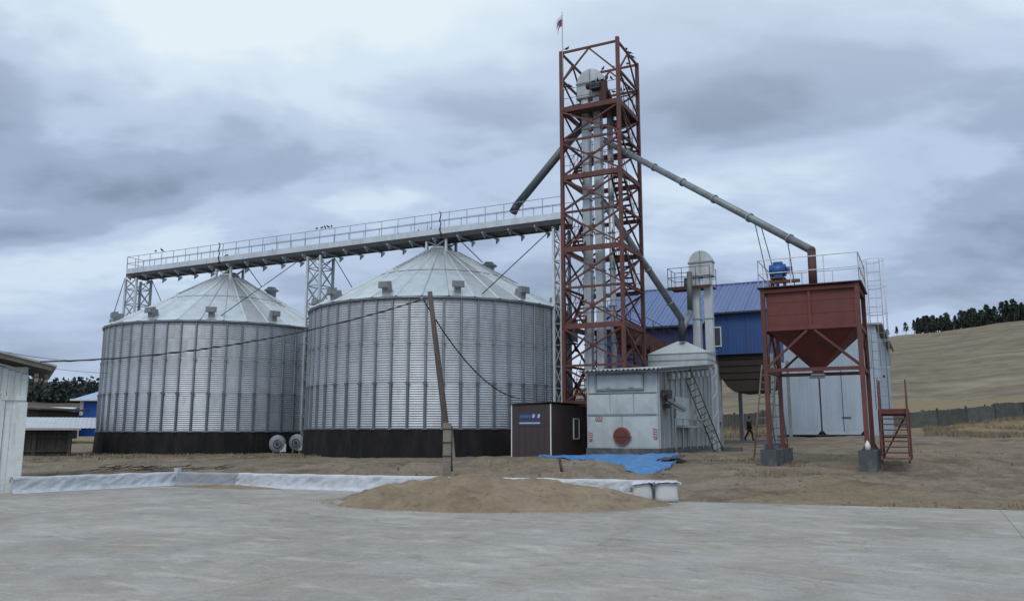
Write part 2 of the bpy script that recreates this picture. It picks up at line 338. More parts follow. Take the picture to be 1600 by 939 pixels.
def concrete_mat():
    m = bpy.data.materials.new('yard_concrete'); m.use_nodes = True; t = m.node_tree; L = t.links.new
    b = t.nodes['Principled BSDF']; b.inputs['Specular IOR Level'].default_value = .35
    tc = N(t, 'ShaderNodeTexCoord'); p = tc.outputs['Object']
    def nz(sc, d=6, rg=.6, dist=0, vec=p):
        n = N(t, 'ShaderNodeTexNoise', i_Scale=sc, i_Detail=float(d), i_Roughness=rg, i_Distortion=dist); L(vec, n.inputs[0]); return n.outputs[0]
    def st(sx, sy, rot, sc, d, dist=.4):
        mp = N(t, 'ShaderNodeMapping'); mp.inputs['Scale'].default_value = (sx, sy, 1); mp.inputs['Rotation'].default_value = (0, 0, R(rot)); L(p, mp.inputs[0]); return nz(sc, d, .62, dist, mp.outputs[0])
    c = ramp(t, nz(.33, 6, .6, .5), [(.34, (.245, .238, .222)), (.5, (.31, .30, .282)), (.66, (.37, .362, .345))], 'LINEAR')
    c = mixc(t, ramp(t, st(.7, 1.1, 24, .8, 9, .8), [(.44, g3(0)), (.64, g3(.55))], 'LINEAR'), c, (.30, .26, .21))          # trodden dust and chaff
    c = mixc(t, ramp(t, st(.6, 1.5, 30, 1.5, 9, .7), [(.54, g3(0)), (.66, g3(.55))], 'LINEAR'), c, (.46, .45, .425))         # laitance scrapes
    c = mixc(t, ramp(t, nz(1.3, 8, .68, .8), [(.57, g3(0)), (.70, g3(.55))], 'LINEAR'), c, (.20, .19, .175))
    c = mixc(t, ramp(t, st(.6, 1.8, 8, 2.2, 9, 1.0), [(.62, g3(0)), (.72, g3(.6))], 'LINEAR'), c, (.16, .155, .15))
    c = mixc(t, ramp(t, st(.6, 1.6, -40, 3.0, 9, .6), [(.60, g3(0)), (.68, g3(.5))], 'LINEAR'), c, (.47, .46, .44))
    # crazing cracks
    vo = N(t, 'ShaderNodeTexVoronoi', feature='DISTANCE_TO_EDGE', i_Scale=.16)
    wv = N(t, 'ShaderNodeTexNoise', i_Scale=1.2, i_Detail=6.0); L(p, wv.inputs[0])
    ad = N(t, 'ShaderNodeVectorMath', operation='MULTIPLY_ADD'); L(wv.outputs['Color'], ad.inputs[0]); ad.inputs[1].default_value = (1.4, 1.4, 0); L(p, ad.inputs[2]); L(ad.outputs[0], vo.inputs['Vector'])
    cr = ramp(t, vo.outputs['Distance'], [(0, g3(.4)), (.0028, g3(0))], 'LINEAR'); cr = mth(t, 'MULTIPLY', cr, ramp(t, nz(.5), [(.45, g3(0)), (.6, g3(1))]))
    c = mixc(t, cr, c, (.07, .065, .06))
    c = mixc(t, 1.0, c, ramp(t, nz(2.6, 9, .72, .6), [(.36, g3(.88)), (.5, g3(1.0)), (.64, g3(1.08))], 'LINEAR'), 'MULTIPLY')
    for cx_, cy_, rr in ((-6.0, 30.0, 17.6), (-6.0, 30.0, 16.0), (15.0, 22.0, 11.0), (15.0, 22.0, 9.5), (-16.0, -8.0, 22.0), (-16.0, -8.0, 20.4)):   # faint tyre arcs left in the dust
        vd = N(t, 'ShaderNodeVectorMath', operation='DISTANCE'); L(p, vd.inputs[0]); vd.inputs[1].default_value = (cx_, cy_, 0)
        ds = mth(t, 'ABSOLUTE', mth(t, 'SUBTRACT', mth(t, 'ADD', vd.outputs['Value'], mth(t, 'MULTIPLY', nz(.7), .5)), rr))
        f_ = mth(t, 'MULTIPLY', ramp(t, ds, [(.05, g3(.42)), (.17, g3(0))], 'LINEAR'), ramp(t, nz(1.9, 8, .75), [(.47, g3(0)), (.62, g3(1))], 'LINEAR')); c = mixc(t, f_, c, (.13, .12, .105))
    c = mixc(t, 1.0, c, ramp(t, nz(22, 5, .7), [(.3, g3(.82)), (.7, g3(1.14))], 'LINEAR'), 'MULTIPLY')
    c = mixc(t, ramp(t, nz(38, 2, .5), [(.70, g3(0)), (.75, g3(.6))], 'LINEAR'), c, (.10, .09, .08))
    L(c, b.inputs['Base Color'])
    L(ramp(t, nz(.8), [(.35, g3(.62)), (.65, g3(.9))]), b.inputs['Roughness'])
    bp = N(t, 'ShaderNodeBump'); bp.inputs['Strength'].default_value = .35; bp.inputs['Distance'].default_value = .02
    L(mth(t, 'ADD', nz(30, 5, .7), mth(t, 'MULTIPLY', nz(3, 6, .6), .8)), bp.inputs['Height']); L(bp.outputs[0], b.inputs['Normal']); return m
CM = concrete_mat()
us = [-40, -23.4, -15.2, -7.0, 1.21, 9.4, 25]
for a, b_ in zip(us, us[1:]):
    mb = MB(); a2, b2 = a + .004, b_ - .004
    pts = [(a2, -14)] + [(b2, -14)]
    ins = sorted([u for u, v in EDGE if a2 < u < b2], reverse=True)
    nseg = []
    k = 14
    for i in range(k + 1):
        u = b2 + (a2 - b2) * i / k; nseg.append(u)
    nseg = sorted(set(nseg + ins), reverse=True)
    top = [(u, edge(u) + .05 * noise.noise((u * 1.7, 3, 0)) - .02, .0) for u in nseg]
    P3 = [(pts[0][0], pts[0][1], 0), (pts[1][0], pts[1][1], 0)] + top
    mb.poly([(x, y, -.16) for x, y, _ in P3], (0, 0, .16))
    o = solo('concrete_slab', mb, CM, None, None, rz=RZ, kind='structure')

# ---------------------------------------------------------------- generic pieces
def ladder_mb(p, q, w, r=.022, n=None, side=None, round_=True):
    p, q = Vector(p), Vector(q); d = q - p; side = Vector(side or (1, 0, 0)).normalized() * w / 2; mb = MB()
    for s in (-1, 1): mb.tube([p + side * s, q + side * s], r, 6)
    n = n or int(d.length / .3)
    for i in range(n): c = p + d * ((i + .5) / n); mb.tube([c - side, c + side], r * .7, 5)
    return mb
def rail_mb(pts, h=1.05, n=None, r=.02, mids=(.5,), step=1.2, mb=None):
    mb = mb or MB()
    for p, q in zip(pts, pts[1:]):
        p, q = Vector(p), Vector(q); L_ = (q - p).length; k = max(1, round(L_ / step))
        for i in range(k + 1): c = p.lerp(q, i / k); mb.tube([c, c + Vector((0, 0, h))], r, 5, smooth=False)
        for m in list(mids) + [1.0]: mb.tube([p + Vector((0, 0, h * m)), q + Vector((0, 0, h * m))], r, 5, smooth=False)
    return mb
def corr(mb, p, ex, ez, L_, H, pitch, amp, prof='sin'):   # sheet corrugated along ex, ribs run along ez
    p, ex, ez = Vector(p), Vector(ex).normalized(), Vector(ez).normalized(); nn = ez.cross(ex) * -1
    if prof == 'sin':
        k = max(4, int(L_ / pitch * 6)); xs = [(i * L_ / k, amp * math.sin(2 * math.pi * i * L_ / k / pitch)) for i in range(k + 1)]
    else:
        xs = []; x = 0
        while x < L_ - .01:
            for dx, h in ((0, 0), (.35, 0), (.45, amp), (.85, amp), (.95, 0)): xs.append((min(L_, x + dx * pitch), h))
            x += pitch
        xs.append((L_, 0))
    n = len(xs); vs = [p + ex * x + nn * h + ez * z for z in (0, H) for x, h in xs]
    o = mb.add(vs, [(i, i + 1, n + i + 1, n + i) for i in range(n - 1)], prof == 'sin'); return mb
# ================================================================ SILOS
SR, SZM, SZE, SZA = 6.80, 1.84, 7.70, 11.38
C2 = (-3.842, 43.324); C1 = (-17.776, 50.4035)
def make_silo():
    t = thing('grain_silo', 'galvanised corrugated grain silo with conical roof standing next to the red lattice tower', 'silo', (C2[0], C2[1], .45), RZ, 'pair of corrugated grain silos')
    NS = 54; tiers = 6; th = (SZE - SZM) / tiers
    for k in range(tiers):
        z0 = SZM + k * th; prof = []
        n = 9 * 6
        for i in range(n + 1):
            z = z0 + th * i / n; prof.append((SR - .012 + .017 * math.cos(2 * math.pi * (z - SZM) / (th / 9)), z))
        prof[0] = (SR - .02, z0); prof[-1] = (SR - .02, z0 + th)
        mb = MB(); NB = 27; mb.lathe(prof, 4, a0=0, a1=2 * math.pi / NB); me = mb.mesh('wall_sheet', M_galv)
        for q in range(NB): inst('wall_sheet', me, t, (0, 0, 0), (0, 0, 2 * math.pi * (q + (.25 if k % 2 else .75)) / NB))
    # stiffeners: shared mesh, heavier toward the ground
    mb = MB()
    def hat(z0, z1, w, d):
        mb.poly([(0, -w / 2, z0), (d * .25, -w / 2, z0), (d, -w * .28, z0), (d, w * .28, z0), (d * .25, w / 2, z0), (0, w / 2, z0)], (0, 0, z1 - z0))
    hat(5.68, SZE - .05, .11, .055); hat(3.86, 5.62, .12, .065)
    mb.box(.01, .085, -.075, .075, 5.60, 5.72)
    up = mb.mesh('stiffener', M_stiff)
    mb = MB(); hat(SZM - .04, 3.80, .135, .085); mb.box(.01, .10, -.085, .085, 3.78, 3.90); mb.box(.0, .12, -.10, .10, SZM - .08, SZM - .02)
    lo = mb.mesh('stiffener_foot', M_stiffd)
    for k in range(NS):
        a = 2 * math.pi * (k + .5) / NS
        o = inst('stiffener', up, t, (SR * math.cos(a), SR * math.sin(a), 0), (0, 0, a))
        c = bpy.data.objects.new('stiffener_foot', lo); COL.objects.link(c); c.parent = o
    mb = MB(); mb.lathe([(SR + .0, SZE - .05), (SR + .10, SZE - .05), (SR + .11, SZE + .03), (SR + .03, SZE + .06)], 108); part('eave_ring', mb, M_stiff, t)
    mb = MB(); mb.lathe([(SR + .0, SZM - .07), (SR + .07, SZM - .07), (SR + .07, SZM + .0), (SR + .0, SZM + .03)], 108); part('bottom_ring', mb, M_stiffd, t)
    # bitumen-coated ring skirt with folds
    mb = MB(); vs = []; n = 216
    for j in range(7):
        z = .2 + (SZM - .07 - .2) * j / 6
        for i in range(n):
            a = 2 * math.pi * i / n; r = SR + .16 - .10 * j / 6 + .03 * noise.noise((a * 14, z * .6, 2)) + (.02 if i % 9 == 0 else 0); vs.append((r * math.cos(a), r * math.sin(a), z))
    mb.add(vs, [(j * n + i, j * n + (i + 1) % n, (j + 1) * n + (i + 1) % n, (j + 1) * n + i) for j in range(6) for i in range(n)]); part('base_skirt', mb, M_skirt, t)
    # roof: 36 folded panels, two tiers of sheet with a lap
    NP = 36; R0 = .50; R1 = SR + .14; mb = MB(); h = math.pi / NP
    def rz(r): return SZA - (r - R0) * (SZA - SZE - .05) / (R1 - R0)
    lap = 3.6
    for (ra, rb, dz) in ((R0, lap + .06, .025), (lap, R1, 0)):
        vs = []
        for r in (ra, rb):
            for q, up_ in ((-h, .045), (-h * (1 - .05 / (h * r) if r > 1 else .9), .0), (h * (1 - .05 / (h * r) if r > 1 else .9), 0), (h, .045)):
                vs.append((r * math.cos(q), r * math.sin(q), rz(r) + up_ + dz))
        mb.add(vs, [(i, i + 1, i + 5, i + 4) for i in range(3)])
    pm = mb.mesh('roof_panel', M_roof)
    for k in range(NP):
        a = 2 * math.pi * k / NP; inst('roof_panel', pm, t, (0, 0, 0), (0, 0, a))
    mb = MB(); mb.lathe([(.44, SZA - .1), (.62, SZA - .02), (.60, SZA + .10), (.46, SZA + .16), (.42, SZA + .25), (0, SZA + .27)], 24); part('peak_collar', mb, M_grey, t)
    mb = MB(); rr = 4.9; mb.lathe([(r_, rz(r_) + .06) for r_ in (2.3, 2.36)], 72)
    # vent hoods by the eave
    mb = MB(); z0 = 0
    mb.poly([(-.30, -.15, 0), (.20, -.15, -.27), (.26, -.15, .22), (-.20, -.15, .26)], (0, .30, 0))
    mb.poly([(.14, -.30, .05), (.36, -.30, .02), (.34, -.30, .30), (.10, -.30, .32)], (0, .60, 0))
    mb.box(.30, .39, -.24, .24, .06, .26)
    mb.v = [(x * 1.0, y * .92, z * 1.15) for x, y, z in mb.v]; vm = mb.mesh('roof_vent', mat('vent_steel', (.22, .24, .25), .5, .3, .1, 3))
    for k in range(12):
        a = R(30 * k + 12) - RZ; r = 6.35; inst('roof_vent', vm, t, (r * math.cos(a), r * math.sin(a), rz(r) + .09), (0, 0, a))
    # roof ladder on the camera-left side and stair with hatch on the right rear
    for ang, ra, rb, w in ((R(232) - RZ, .9, 3.4, .32), (R(-28) - RZ, 1.0, 4.6, .34)):
        p = Vector((ra * math.cos(ang), ra * math.sin(ang), rz(ra) + .13)); q = Vector((rb * math.cos(ang), rb * math.sin(ang), rz(rb) + .13))
        part('roof_ladder', ladder_mb(p, q, w, .018, side=(-math.sin(ang), math.cos(ang), 0)), M_grey, t)
    ang = R(8) - RZ; cx, cy = 2.6 * math.cos(ang), 2.6 * math.sin(ang); zc = rz(2.6)
    mb = MB(); mb.lathe([(.0, zc + .45), (.42, zc + .45), (.46, zc + .38), (.30, zc + .30), (.26, zc - .2)], 16, (cx, cy)); mb.lathe([(.24, zc + .6), (.30, zc + .52), (.24, zc + .46)], 14, (cx, cy))
    part('roof_hatch', mb, M_grey, t)
    # posts that carry the gantry over the peak
    for sx in (-.62, .62):
        for sy in (-.5, .5):
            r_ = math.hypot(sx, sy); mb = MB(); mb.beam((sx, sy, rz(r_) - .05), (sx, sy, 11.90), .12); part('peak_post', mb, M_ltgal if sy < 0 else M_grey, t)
    for sy in (-.5, .5):
        mb = MB(); mb.beam((-.62, sy, rz(.8)), (.62, sy, 11.86), .06); mb.beam((.62, sy, rz(.8) + .05), (-.62, sy, 11.86), .05); part('cross_brace', mb, M_grey, t)
    for sx in (-.62, .62):
        mb = MB(); mb.beam((sx, -.5, rz(.8)), (sx, .5, 11.86), .05); part('cross_brace', mb, M_grey, t)
    # wall ladder with a box platform on the tower side
    a = R(-22) - RZ; ca, sa = math.cos(a), math.sin(a); rr = SR + .30
    def rp(r, s, z): return (r * ca - s * sa, r * sa + s * ca, z)
    part('wall_ladder', ladder_mb(rp(rr, 0, .9), rp(rr, 0, SZE + .3), .42, .02, side=(-sa, ca, 0)), M_stiff, t)
    mb = MB(); mb.poly([rp(SR + .05, -.45, 6.0), rp(SR + .75, -.45, 6.0), rp(SR + .75, .45, 6.0), rp(SR + .05, .45, 6.0)], (0, 0, .06))
    part('platform', mb, M_grey, t)
    mb = MB(); mb.poly([rp(SR + .72, -.45, 6.1), rp(SR + .75, -.45, 6.1), rp(SR + .75, .45, 6.1), rp(SR + .72, .45, 6.1)], (0, 0, 1.1)); mb.poly([rp(SR + .1, -.45, 6.1), rp(SR + .72, -.45, 6.1), rp(SR + .72, -.42, 6.1), rp(SR + .1, -.42, 6.1)], (0, 0, 1.0))
    part('guard_panel', mb, M_stiff, t)
    return t
silo = make_silo(); index_kids()
silo1 = copy_tree(silo); silo1.location = (C1[0], C1[1], .45 - .13)
silo1['label'] = 'galvanised corrugated grain silo with conical roof at the left, farther from the lattice tower'

# ================================================================ GANTRY over the silos
G = thing('conveyor_gantry', 'long railed steel conveyor gantry running over both silo peaks to the red tower', 'walkway', (C2[0], C2[1], 11.9), RZ)
X0, X1, YH = -24.45, 7.46, .62
for y in (-YH, YH):
    mb = MB(); mb.box(X0, X1, y - .04, y + .04, 11.88, 12.13); part('main_girder', mb, M_dark, G)
for y, m in ((-YH, 1), (YH, 1)):
    x = X0; k = 0
    while x < X1 - .05:
        x2 = min(x + 1.5, X1); mb = MB(); mb.box(x + .012, x2 - .012, y - .052 if y < 0 else y + .042, y - .042 if y < 0 else y + .052, 12.135, 12.46); part('side_panel', mb, M_ltgal, G); x = x2
x = X0 + .5
while x < X1:
    mb = MB(); mb.box(x - .04, x + .04, -YH - .32, YH + .32, 11.80, 11.895); mb.poly([(x - .03, -YH - .32, 11.80), (x - .03, -YH - .02, 11.80), (x - .03, -YH - .02, 11.62)], (.06, 0, 0)); mb.poly([(x - .03, YH + .32, 11.80), (x - .03, YH + .02, 11.80), (x - .03, YH + .02, 11.55)], (.06, 0, 0))
    part('crossbeam', mb, M_grey, G); x += 1.5
x = X0 + .05
while x < X1 - .1:
    x2 = min(x + 1.46, X1 - .02); mb = MB(); mb.box(x, x2, -YH + .05, YH - .05, 11.93, 11.965); part('deck_grating', mb, M_dark, G); x += 1.5
mb = MB(); mb.box(-20, X1 - .3, -.08, .36, 12.05, 12.50); 
for i in range(19): mb.box(-20 + i * 1.45 - .03, -20 + i * 1.45 + .03, -.11, .39, 12.02, 12.54)
part('drag_conveyor', mb, M_white, G)
for y in (-YH - .02, YH + .02):
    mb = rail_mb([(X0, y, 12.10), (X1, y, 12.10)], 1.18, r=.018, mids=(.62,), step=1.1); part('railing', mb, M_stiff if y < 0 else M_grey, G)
part('railing', rail_mb([(X0, -YH, 12.10), (X0, YH, 12.10)], 1.18, r=.018, mids=(.62,), step=.7), M_stiff, G)
for xx in (-15.9, .35):
    mb = MB(); pts = [(xx + .05 * math.sin(i * 2.1), -YH - .09, 12.0 + i * .17) for i in range(9)]; mb.tube(pts, .035, 6); part('cable_bundle', mb, M_cable, G)
# lattice legs standing on the ground
def lattice_tower(x, label, w=1.05, d=1.15, zb=.3):
    loc = Vector((C2[0], C2[1], 0)); wx, wy = tow(x, 0); t = thing('lattice_support', label, 'support tower', (loc.x + wx, loc.y + wy, zb), RZ, 'pale lattice legs under the gantry')
    cs = [(-w / 2, -d / 2), (w / 2, -d / 2), (w / 2, d / 2), (-w / 2, d / 2)]
    for i, (a, b) in enumerate(cs):
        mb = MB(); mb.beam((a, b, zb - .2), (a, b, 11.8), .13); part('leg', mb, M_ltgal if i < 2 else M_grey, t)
    z = zb + .3; k = 0
    while z < 11.7:
        z2 = min(z + 1.05, 11.78)
        for i in range(4):
            (a, b), (c, e) = cs[i], cs[(i + 1) % 4]; mb = MB(); mb.beam((a, b, z), (c, e, z), .05)
            if k % 2 == 0: mb.beam((a, b, z), (c, e, z2), .05)
            else: mb.beam((c, e, z), (a, b, z2), .05)
            if i in (0, 2): (mb.beam((c, e, z + .03), (a, b, z2 + .03), .04) if k % 2 == 0 else mb.beam((a, b, z + .03), (c, e, z2 + .03), .04))
            part('brace', mb, M_grey, t)
        z = z2; k += 1
    return t
lattice_tower(-24.0, 'pale lattice leg under the far left gantry end, half behind the left silo')
lattice_tower(-8.35, 'pale lattice leg under the gantry left of the gap between the two silos', w=.95)
lattice_tower(7.1, 'pale lattice leg under the gantry right against the red tower', w=.42, d=1.0)
def stay(p, q, label):
    mb = MB(); o = Vector(tow(*p[:2]) + (0,)) + Vector((C2[0], C2[1], 0)); mb.tube([(0, 0, p[2]), (q[0] - p[0], q[1] - p[1], q[2])], .025, 6)
    s = solo('stay_rod', mb, M_dark, label, 'stay rod', (o.x, o.y, 0), RZ, 'thin stay rods bracing the gantry'); return s
stay((-24.6, -.6, 11.9), (-25.6, -.9, 8.0), 'thin dark stay rod slanting down-left from the far left end of the gantry')
stay((-23.4, .5, 11.9), (-22.2, 1.5, 8.6), 'short thin stay rod slanting down-right behind the left silo roof')
stay((-8.9, -.6, 11.9), (-11.3, -4.6, 7.95), 'long stay rod from the gantry down to the right eave of the left silo')
stay((-7.8, .5, 11.9), (-6.1, 2.2, 8.1), 'stay rod from the lattice leg down behind the left edge of the right silo roof')
stay((7.0, -.6, 11.8), (5.0, -4.4, 7.95), 'long stay rod from the gantry beside the tower to the right silo eave')
stay((1.0, .5, 11.85), (2.4, .3, 10.55), 'short stay rod on the peak of the right silo')
stay((-14.6, .5, 11.85), (-13.2, .3, 10.5), 'short stay rod on the peak of the left silo')

# ================================================================ RED LATTICE TOWER
NX, NY = 5.236, 37.98; TS = 3.04
T = thing('lattice_tower', 'tall red oxide steel lattice tower with platforms and zigzag stairs', 'tower', (NX, NY, .7), RZ)
LV = [.72, 3.0, 4.8, 6.7, 8.6, 10.5, 12.4, 14.2, 16.1, 17.75, 19.4, 20.85]
CR = [(0, 0), (-TS, 0), (-TS, TS), (0, TS)]
for i, (x, y) in enumerate(CR):
    mb = MB(); mb.beam((x, y, .5), (x, y, 20.93 + (.12 if i == 0 else 0)), .17); mb.box(x - .2, x + .2, y - .2, y + .2, .45, .74); part('leg', mb, M_rustred, T)
for k, z in enumerate(LV[1:], 1):
    plat = z in (3.0, 6.7, 10.5, 14.2, 17.75)
    for i in range(4):
        (a, b), (c, e) = CR[i], CR[(i + 1) % 4]; h = .25 if plat else .10
        if abs(z - 19.4) < .01 and i == 0: continue
        mb = MB(); mb.beam((a, b, z), (c, e, z), .10, h); part('beam', mb, M_rustred, T)
for k in range(len(LV) - 1):
    z0, z1 = LV[k] + .1, LV[k + 1] - .1
    for i in range(4):
        (a, b), (c, e) = CR[i], CR[(i + 1) % 4]
        ox, oy = (0, -.045) if i == 0 else ((0, .045) if i == 2 else ((-.045, 0) if i == 1 else (.045, 0)))
        if k == 10 or (k == 9 and i in (0,)):
            if k == 10:
                mx, my = (a + c) / 2, (b + e) / 2
                for (p, q) in ((a, b), (c, e)):
                    mb = MB(); mb.beam((p, q, z0 - .25), (mx, my, z1 + .05), .075); part('brace', mb, M_rustred, T)
            continue
        if i in (0, 2) or k < 3:
            mb = MB(); mb.beam((a + ox, b + oy, z0), (c + ox, e + oy, z1), .08); part('brace', mb, M_rustred, T)
            mb = MB(); mb.beam((a - ox, b - oy, z1), (c - ox, e - oy, z0), .08); part('brace', mb, M_rustred, T)
            mb = MB(); mx, my = (a + c) / 2, (b + e) / 2; dx, dy = (.14, 0) if i in (0, 2) else (0, .14)
            mb.poly([(mx - dx, my - dy, (z0 + z1) / 2 - .12), (mx + dx, my + dy, (z0 + z1) / 2 - .12), (mx + dx, my + dy, (z0 + z1) / 2 + .12), (mx - dx, my - dy, (z0 + z1) / 2 + .12)], (ox * 1.2, oy * 1.2, 0)); part('gusset', mb, M_rustred, T)
        else:
            mb = MB(); mb.beam((a + ox, b + oy, z0), (c + ox, e + oy, z1), .07); part('brace', mb, M_rustred, T)
            mb = MB(); mb.beam((a - ox, b - oy, z1), (c - ox, e - oy, z0), .07); part('brace', mb, M_rustred, T)
def tread_mesh(w):
    mb = MB(); mb.box(-w / 2, w / 2, -.12, .12, -.025, .025); return mb.mesh('tread', M_dkred)
TM = tread_mesh(.62)
def flight(parent, p, q, w=.62, railm=None, stm=None, tm=None, rise=.22):
    p, q = Vector(p), Vector(q); d = q - p; hd = Vector((d.x, d.y, 0)).normalized(); sv = Vector((-hd.y, hd.x, 0)); mb = MB()
    for s in (-1, 1): mb.beam(p + sv * s * w / 2, q + sv * s * w / 2, .05, .19)
    st = part('stair_flight', mb, stm or M_rustred, parent)
    n = max(4, int(abs(d.z) / rise)); ang = math.atan2(hd.y, hd.x) - math.pi / 2
    for i in range(n):
        c = p + d * ((i + .5) / n); o = bpy.data.objects.new('tread', tm or TM); COL.objects.link(o); o.parent = st
        o.location = (c.x, c.y, c.z - ZB[parent.name]); o.rotation_euler = (0, 0, ang)
    mb = MB()
    for s in (-1, 1):
        u = Vector((0, 0, .95)); mb.tube([p + sv * s * w / 2 + u, q + sv * s * w / 2 + u], .018, 5); mb.tube([p + sv * s * w / 2 + u * .5, q + sv * s * w / 2 + u * .5], .012, 5)
        for k in range(4): c = p + d * (k / 3) + sv * s * w / 2; mb.tube([c, c + u], .015, 5)
    o = part('handrail', mb, railm or M_dkred, parent); o.parent = st
    return st
PL = [3.0, 6.7, 10.5, 14.2, 17.75]
for j, z in enumerate(PL):
    # platform deck: front strip, left strip and a landing
    mb = MB(); mb.box(-TS + .06, -.06, .06, .80, z + .10, z + .14); part('platform_deck', mb, M_dkred, T)
    mb = MB(); mb.box(-.95, -.06, .82, TS - .06, z + .10, z + .13); part('platform_deck', mb, M_dkred, T) if j == 4 else None
    zl = z - 1.95 if j else 1.8
    mb = MB(); mb.box(-TS + .06, -.06, TS - .62, TS + .05, zl, zl + .05); mb.beam((-TS, TS - .66, zl - .08), (0, TS - .66, zl - .08), .08, .16); part('landing', mb, M_dkred, T)
    flight(T, (-.42, .75, z + .05), (-.42, TS - .7, zl + .03))
    zb_ = PL[j - 1] if j else .75
    flight(T, (-TS + .42, TS - .7, zl + .03), (-TS + .42, .75, zb_ + .1))
    part('railing', rail_mb([(-TS + .08, .10, z + .14), (-.08, .10, z + .14)], 1.0, r=.014, step=.75), M_dkred if j % 2 else M_rustred, T)
    part('railing', rail_mb([(-.06, TS, zl + .05), (-TS + .06, TS, zl + .05)], 1.0, r=.014, step=.75), M_dkred, T)
part('railing', rail_mb([(-.02, .1, 17.9), (-.02, TS, 17.9)], 1.05, r=.016, step=.7), M_dkred, T)
# head-drive deck just under the elevator head
mb = MB(); mb.box(-2.9, -.9, .85, 2.2, 17.86, 17.90); part('drive_deck', mb, M_dkred, T)
# flag on the far-left corner leg
Fg = thing('flagpole', 'thin flagpole with a small tricolour flag on top of the red tower', 'flagpole', (NX + tow(-TS + .12, -.1)[0], NY + tow(-TS + .12, -.1)[1], 17.7), RZ)
mb = MB(); mb.tube([(0, 0, 17.7), (0, 0, 23.05)], [.03, .02], 6); part('pole', mb, M_grey, Fg)
for i, m in enumerate((M_flagw, M_flagb, M_red)):
    mb = MB(); z1 = 22.95 - i * .22
    mb.grid(6, 2, lambda a, b: (-.34 * a * (1 - .1 * i), .07 * math.sin(a * 5 + i), z1 - .22 * (1 - b) - .42 * a * a - .05 * a)); part('flag_stripe', mb, m, Fg)

# ================================================================ ELEVATOR inside the tower
def elevator(name, label, O, xs, w, dpt, ztop, zbot, hood_r, loc_z):
    t = thing(name, label, 'elevator', (O[0], O[1], loc_z), RZ)
    for x in xs:
        mb = MB(); mb.box(x - w / 2, x + w / 2, -dpt / 2, dpt / 2, zbot, ztop)
        tk = part('trunking', mb, M_ltgal, t)
        z = zbot + 1.2
        while z < ztop - .2:
            mb = MB(); mb.box(x - w / 2 - .035, x + w / 2 + .035, -dpt / 2 - .035, dpt / 2 + .035, z - .025, z + .025); o = part('flange', mb, M_grey, t); o.parent = tk; z += 1.85
    cx = sum(xs) / len(xs); mb = MB(); pts = [(cx + hood_r, -dpt * .62, ztop - .05), (cx + hood_r, -dpt * .62, ztop + .75)]
    pts += [(cx + hood_r * math.cos(a), -dpt * .62, ztop + .75 + hood_r * math.sin(a)) for a in [math.pi * i / 14 for i in range(1, 14)]]
    pts += [(cx - hood_r, -dpt * .62, ztop + .75), (cx - hood_r, -dpt * .62, ztop - .05)]
    mb.poly(pts, (0, dpt * 1.24, 0)); hd = part('head_hood', mb, M_ltgal, t)
    mb = MB(); yy = -dpt * .62
    mb.box(cx - hood_r - .04, cx + hood_r + .04, yy - .05, -yy + .05, ztop + .70, ztop + .78); mb.box(cx - hood_r - .03, cx + hood_r + .03, yy - .04, -yy + .04, ztop - .08, ztop + .0)
    mb.box(cx - .02, cx + .02, yy - .03, yy, ztop + .1, ztop + .75 + hood_r * .95); o = part('seam', mb, M_grey, t); o.parent = hd
    return t
ox, oy = tow(0, 1.35)
EL = elevator('bucket_elevator', 'tall galvanised bucket elevator rising inside the red lattice tower', (NX + ox, NY + oy), (-2.24, -1.60), .36, .44, 18.75, 1.0, .72, .75)
mb = MB(); mb.tube([(-1.95, -.62, 19.1), (-1.45, -.62, 19.1)], .16, 12); mb.box(-1.75, -1.2, -.75, -.35, 18.9, 19.15); part('drive_motor', mb, M_dark, EL)
mb = MB(); mb.box(-1.30, -.92, -.6, -.34, 18.25, 19.3); mb.tube([(-1.1, -.5, 19.2), (-.85, -.2, 18.4)], .12, 8); part('gearbox', mb, M_dkred, EL)
mb = MB(); mb.box(-2.5, -1.2, -.42, .42, .6, 1.35); part('boot', mb, M_grey, EL)
E3 = thing('dust_duct', 'third narrower galvanised duct beside the elevator legs inside the tower', 'duct', (NX + ox, NY + oy, .75), RZ)
mb = MB(); mb.tube([(-1.0, .1, .8), (-1.0, .1, 18.1)], .15, 12); part('duct', mb, M_ltgal, E3)
for i in range(9): mb = MB(); mb.tube([(-1.02, .1, 2.2 + i * 1.85), (-1.02, .1, 2.26 + i * 1.85)], .2, 12); part('clamp', mb, M_grey, E3)

def pipe(name, label, pts, r, m, cat='pipe', fl=2.2, pdx=None):
    o = Vector(pts[0]); t = thing(name, label, cat, (o.x, o.y, min(p[2] for p in pts)))
    P = [Vector(p) - Vector((o.x, o.y, 0)) for p in pts]
    for i, (a, b) in enumerate(zip(P, P[1:])):
        mb = MB(); mb.tube([a, b], r, 16); part('pipe_section', mb, m[i] if isinstance(m, list) else m, t)
        if 0 < i: mb = MB(); mb.lathe([(0, -r * 1.02), (r * .75, -r * .75), (r * 1.06, 0), (r * .75, r * .75), (0, r * 1.02)], 12); mb.v = [(x + a.x, y + a.y, z + a.z) for x, y, z in mb.v]; part('elbow', mb, m[i] if isinstance(m, list) else m, t)
        L_ = (b - a).length; k = int(L_ / fl); d = (b - a).normalized()
        for j in range(1, k + 1):
            c = a + d * (L_ * j / (k + .5)); mb = MB(); mb.tube([c - d * .04, c + d * .04], r * 1.28, 16); part('flange', mb, M_grey, t)
    return t
PTS = {}
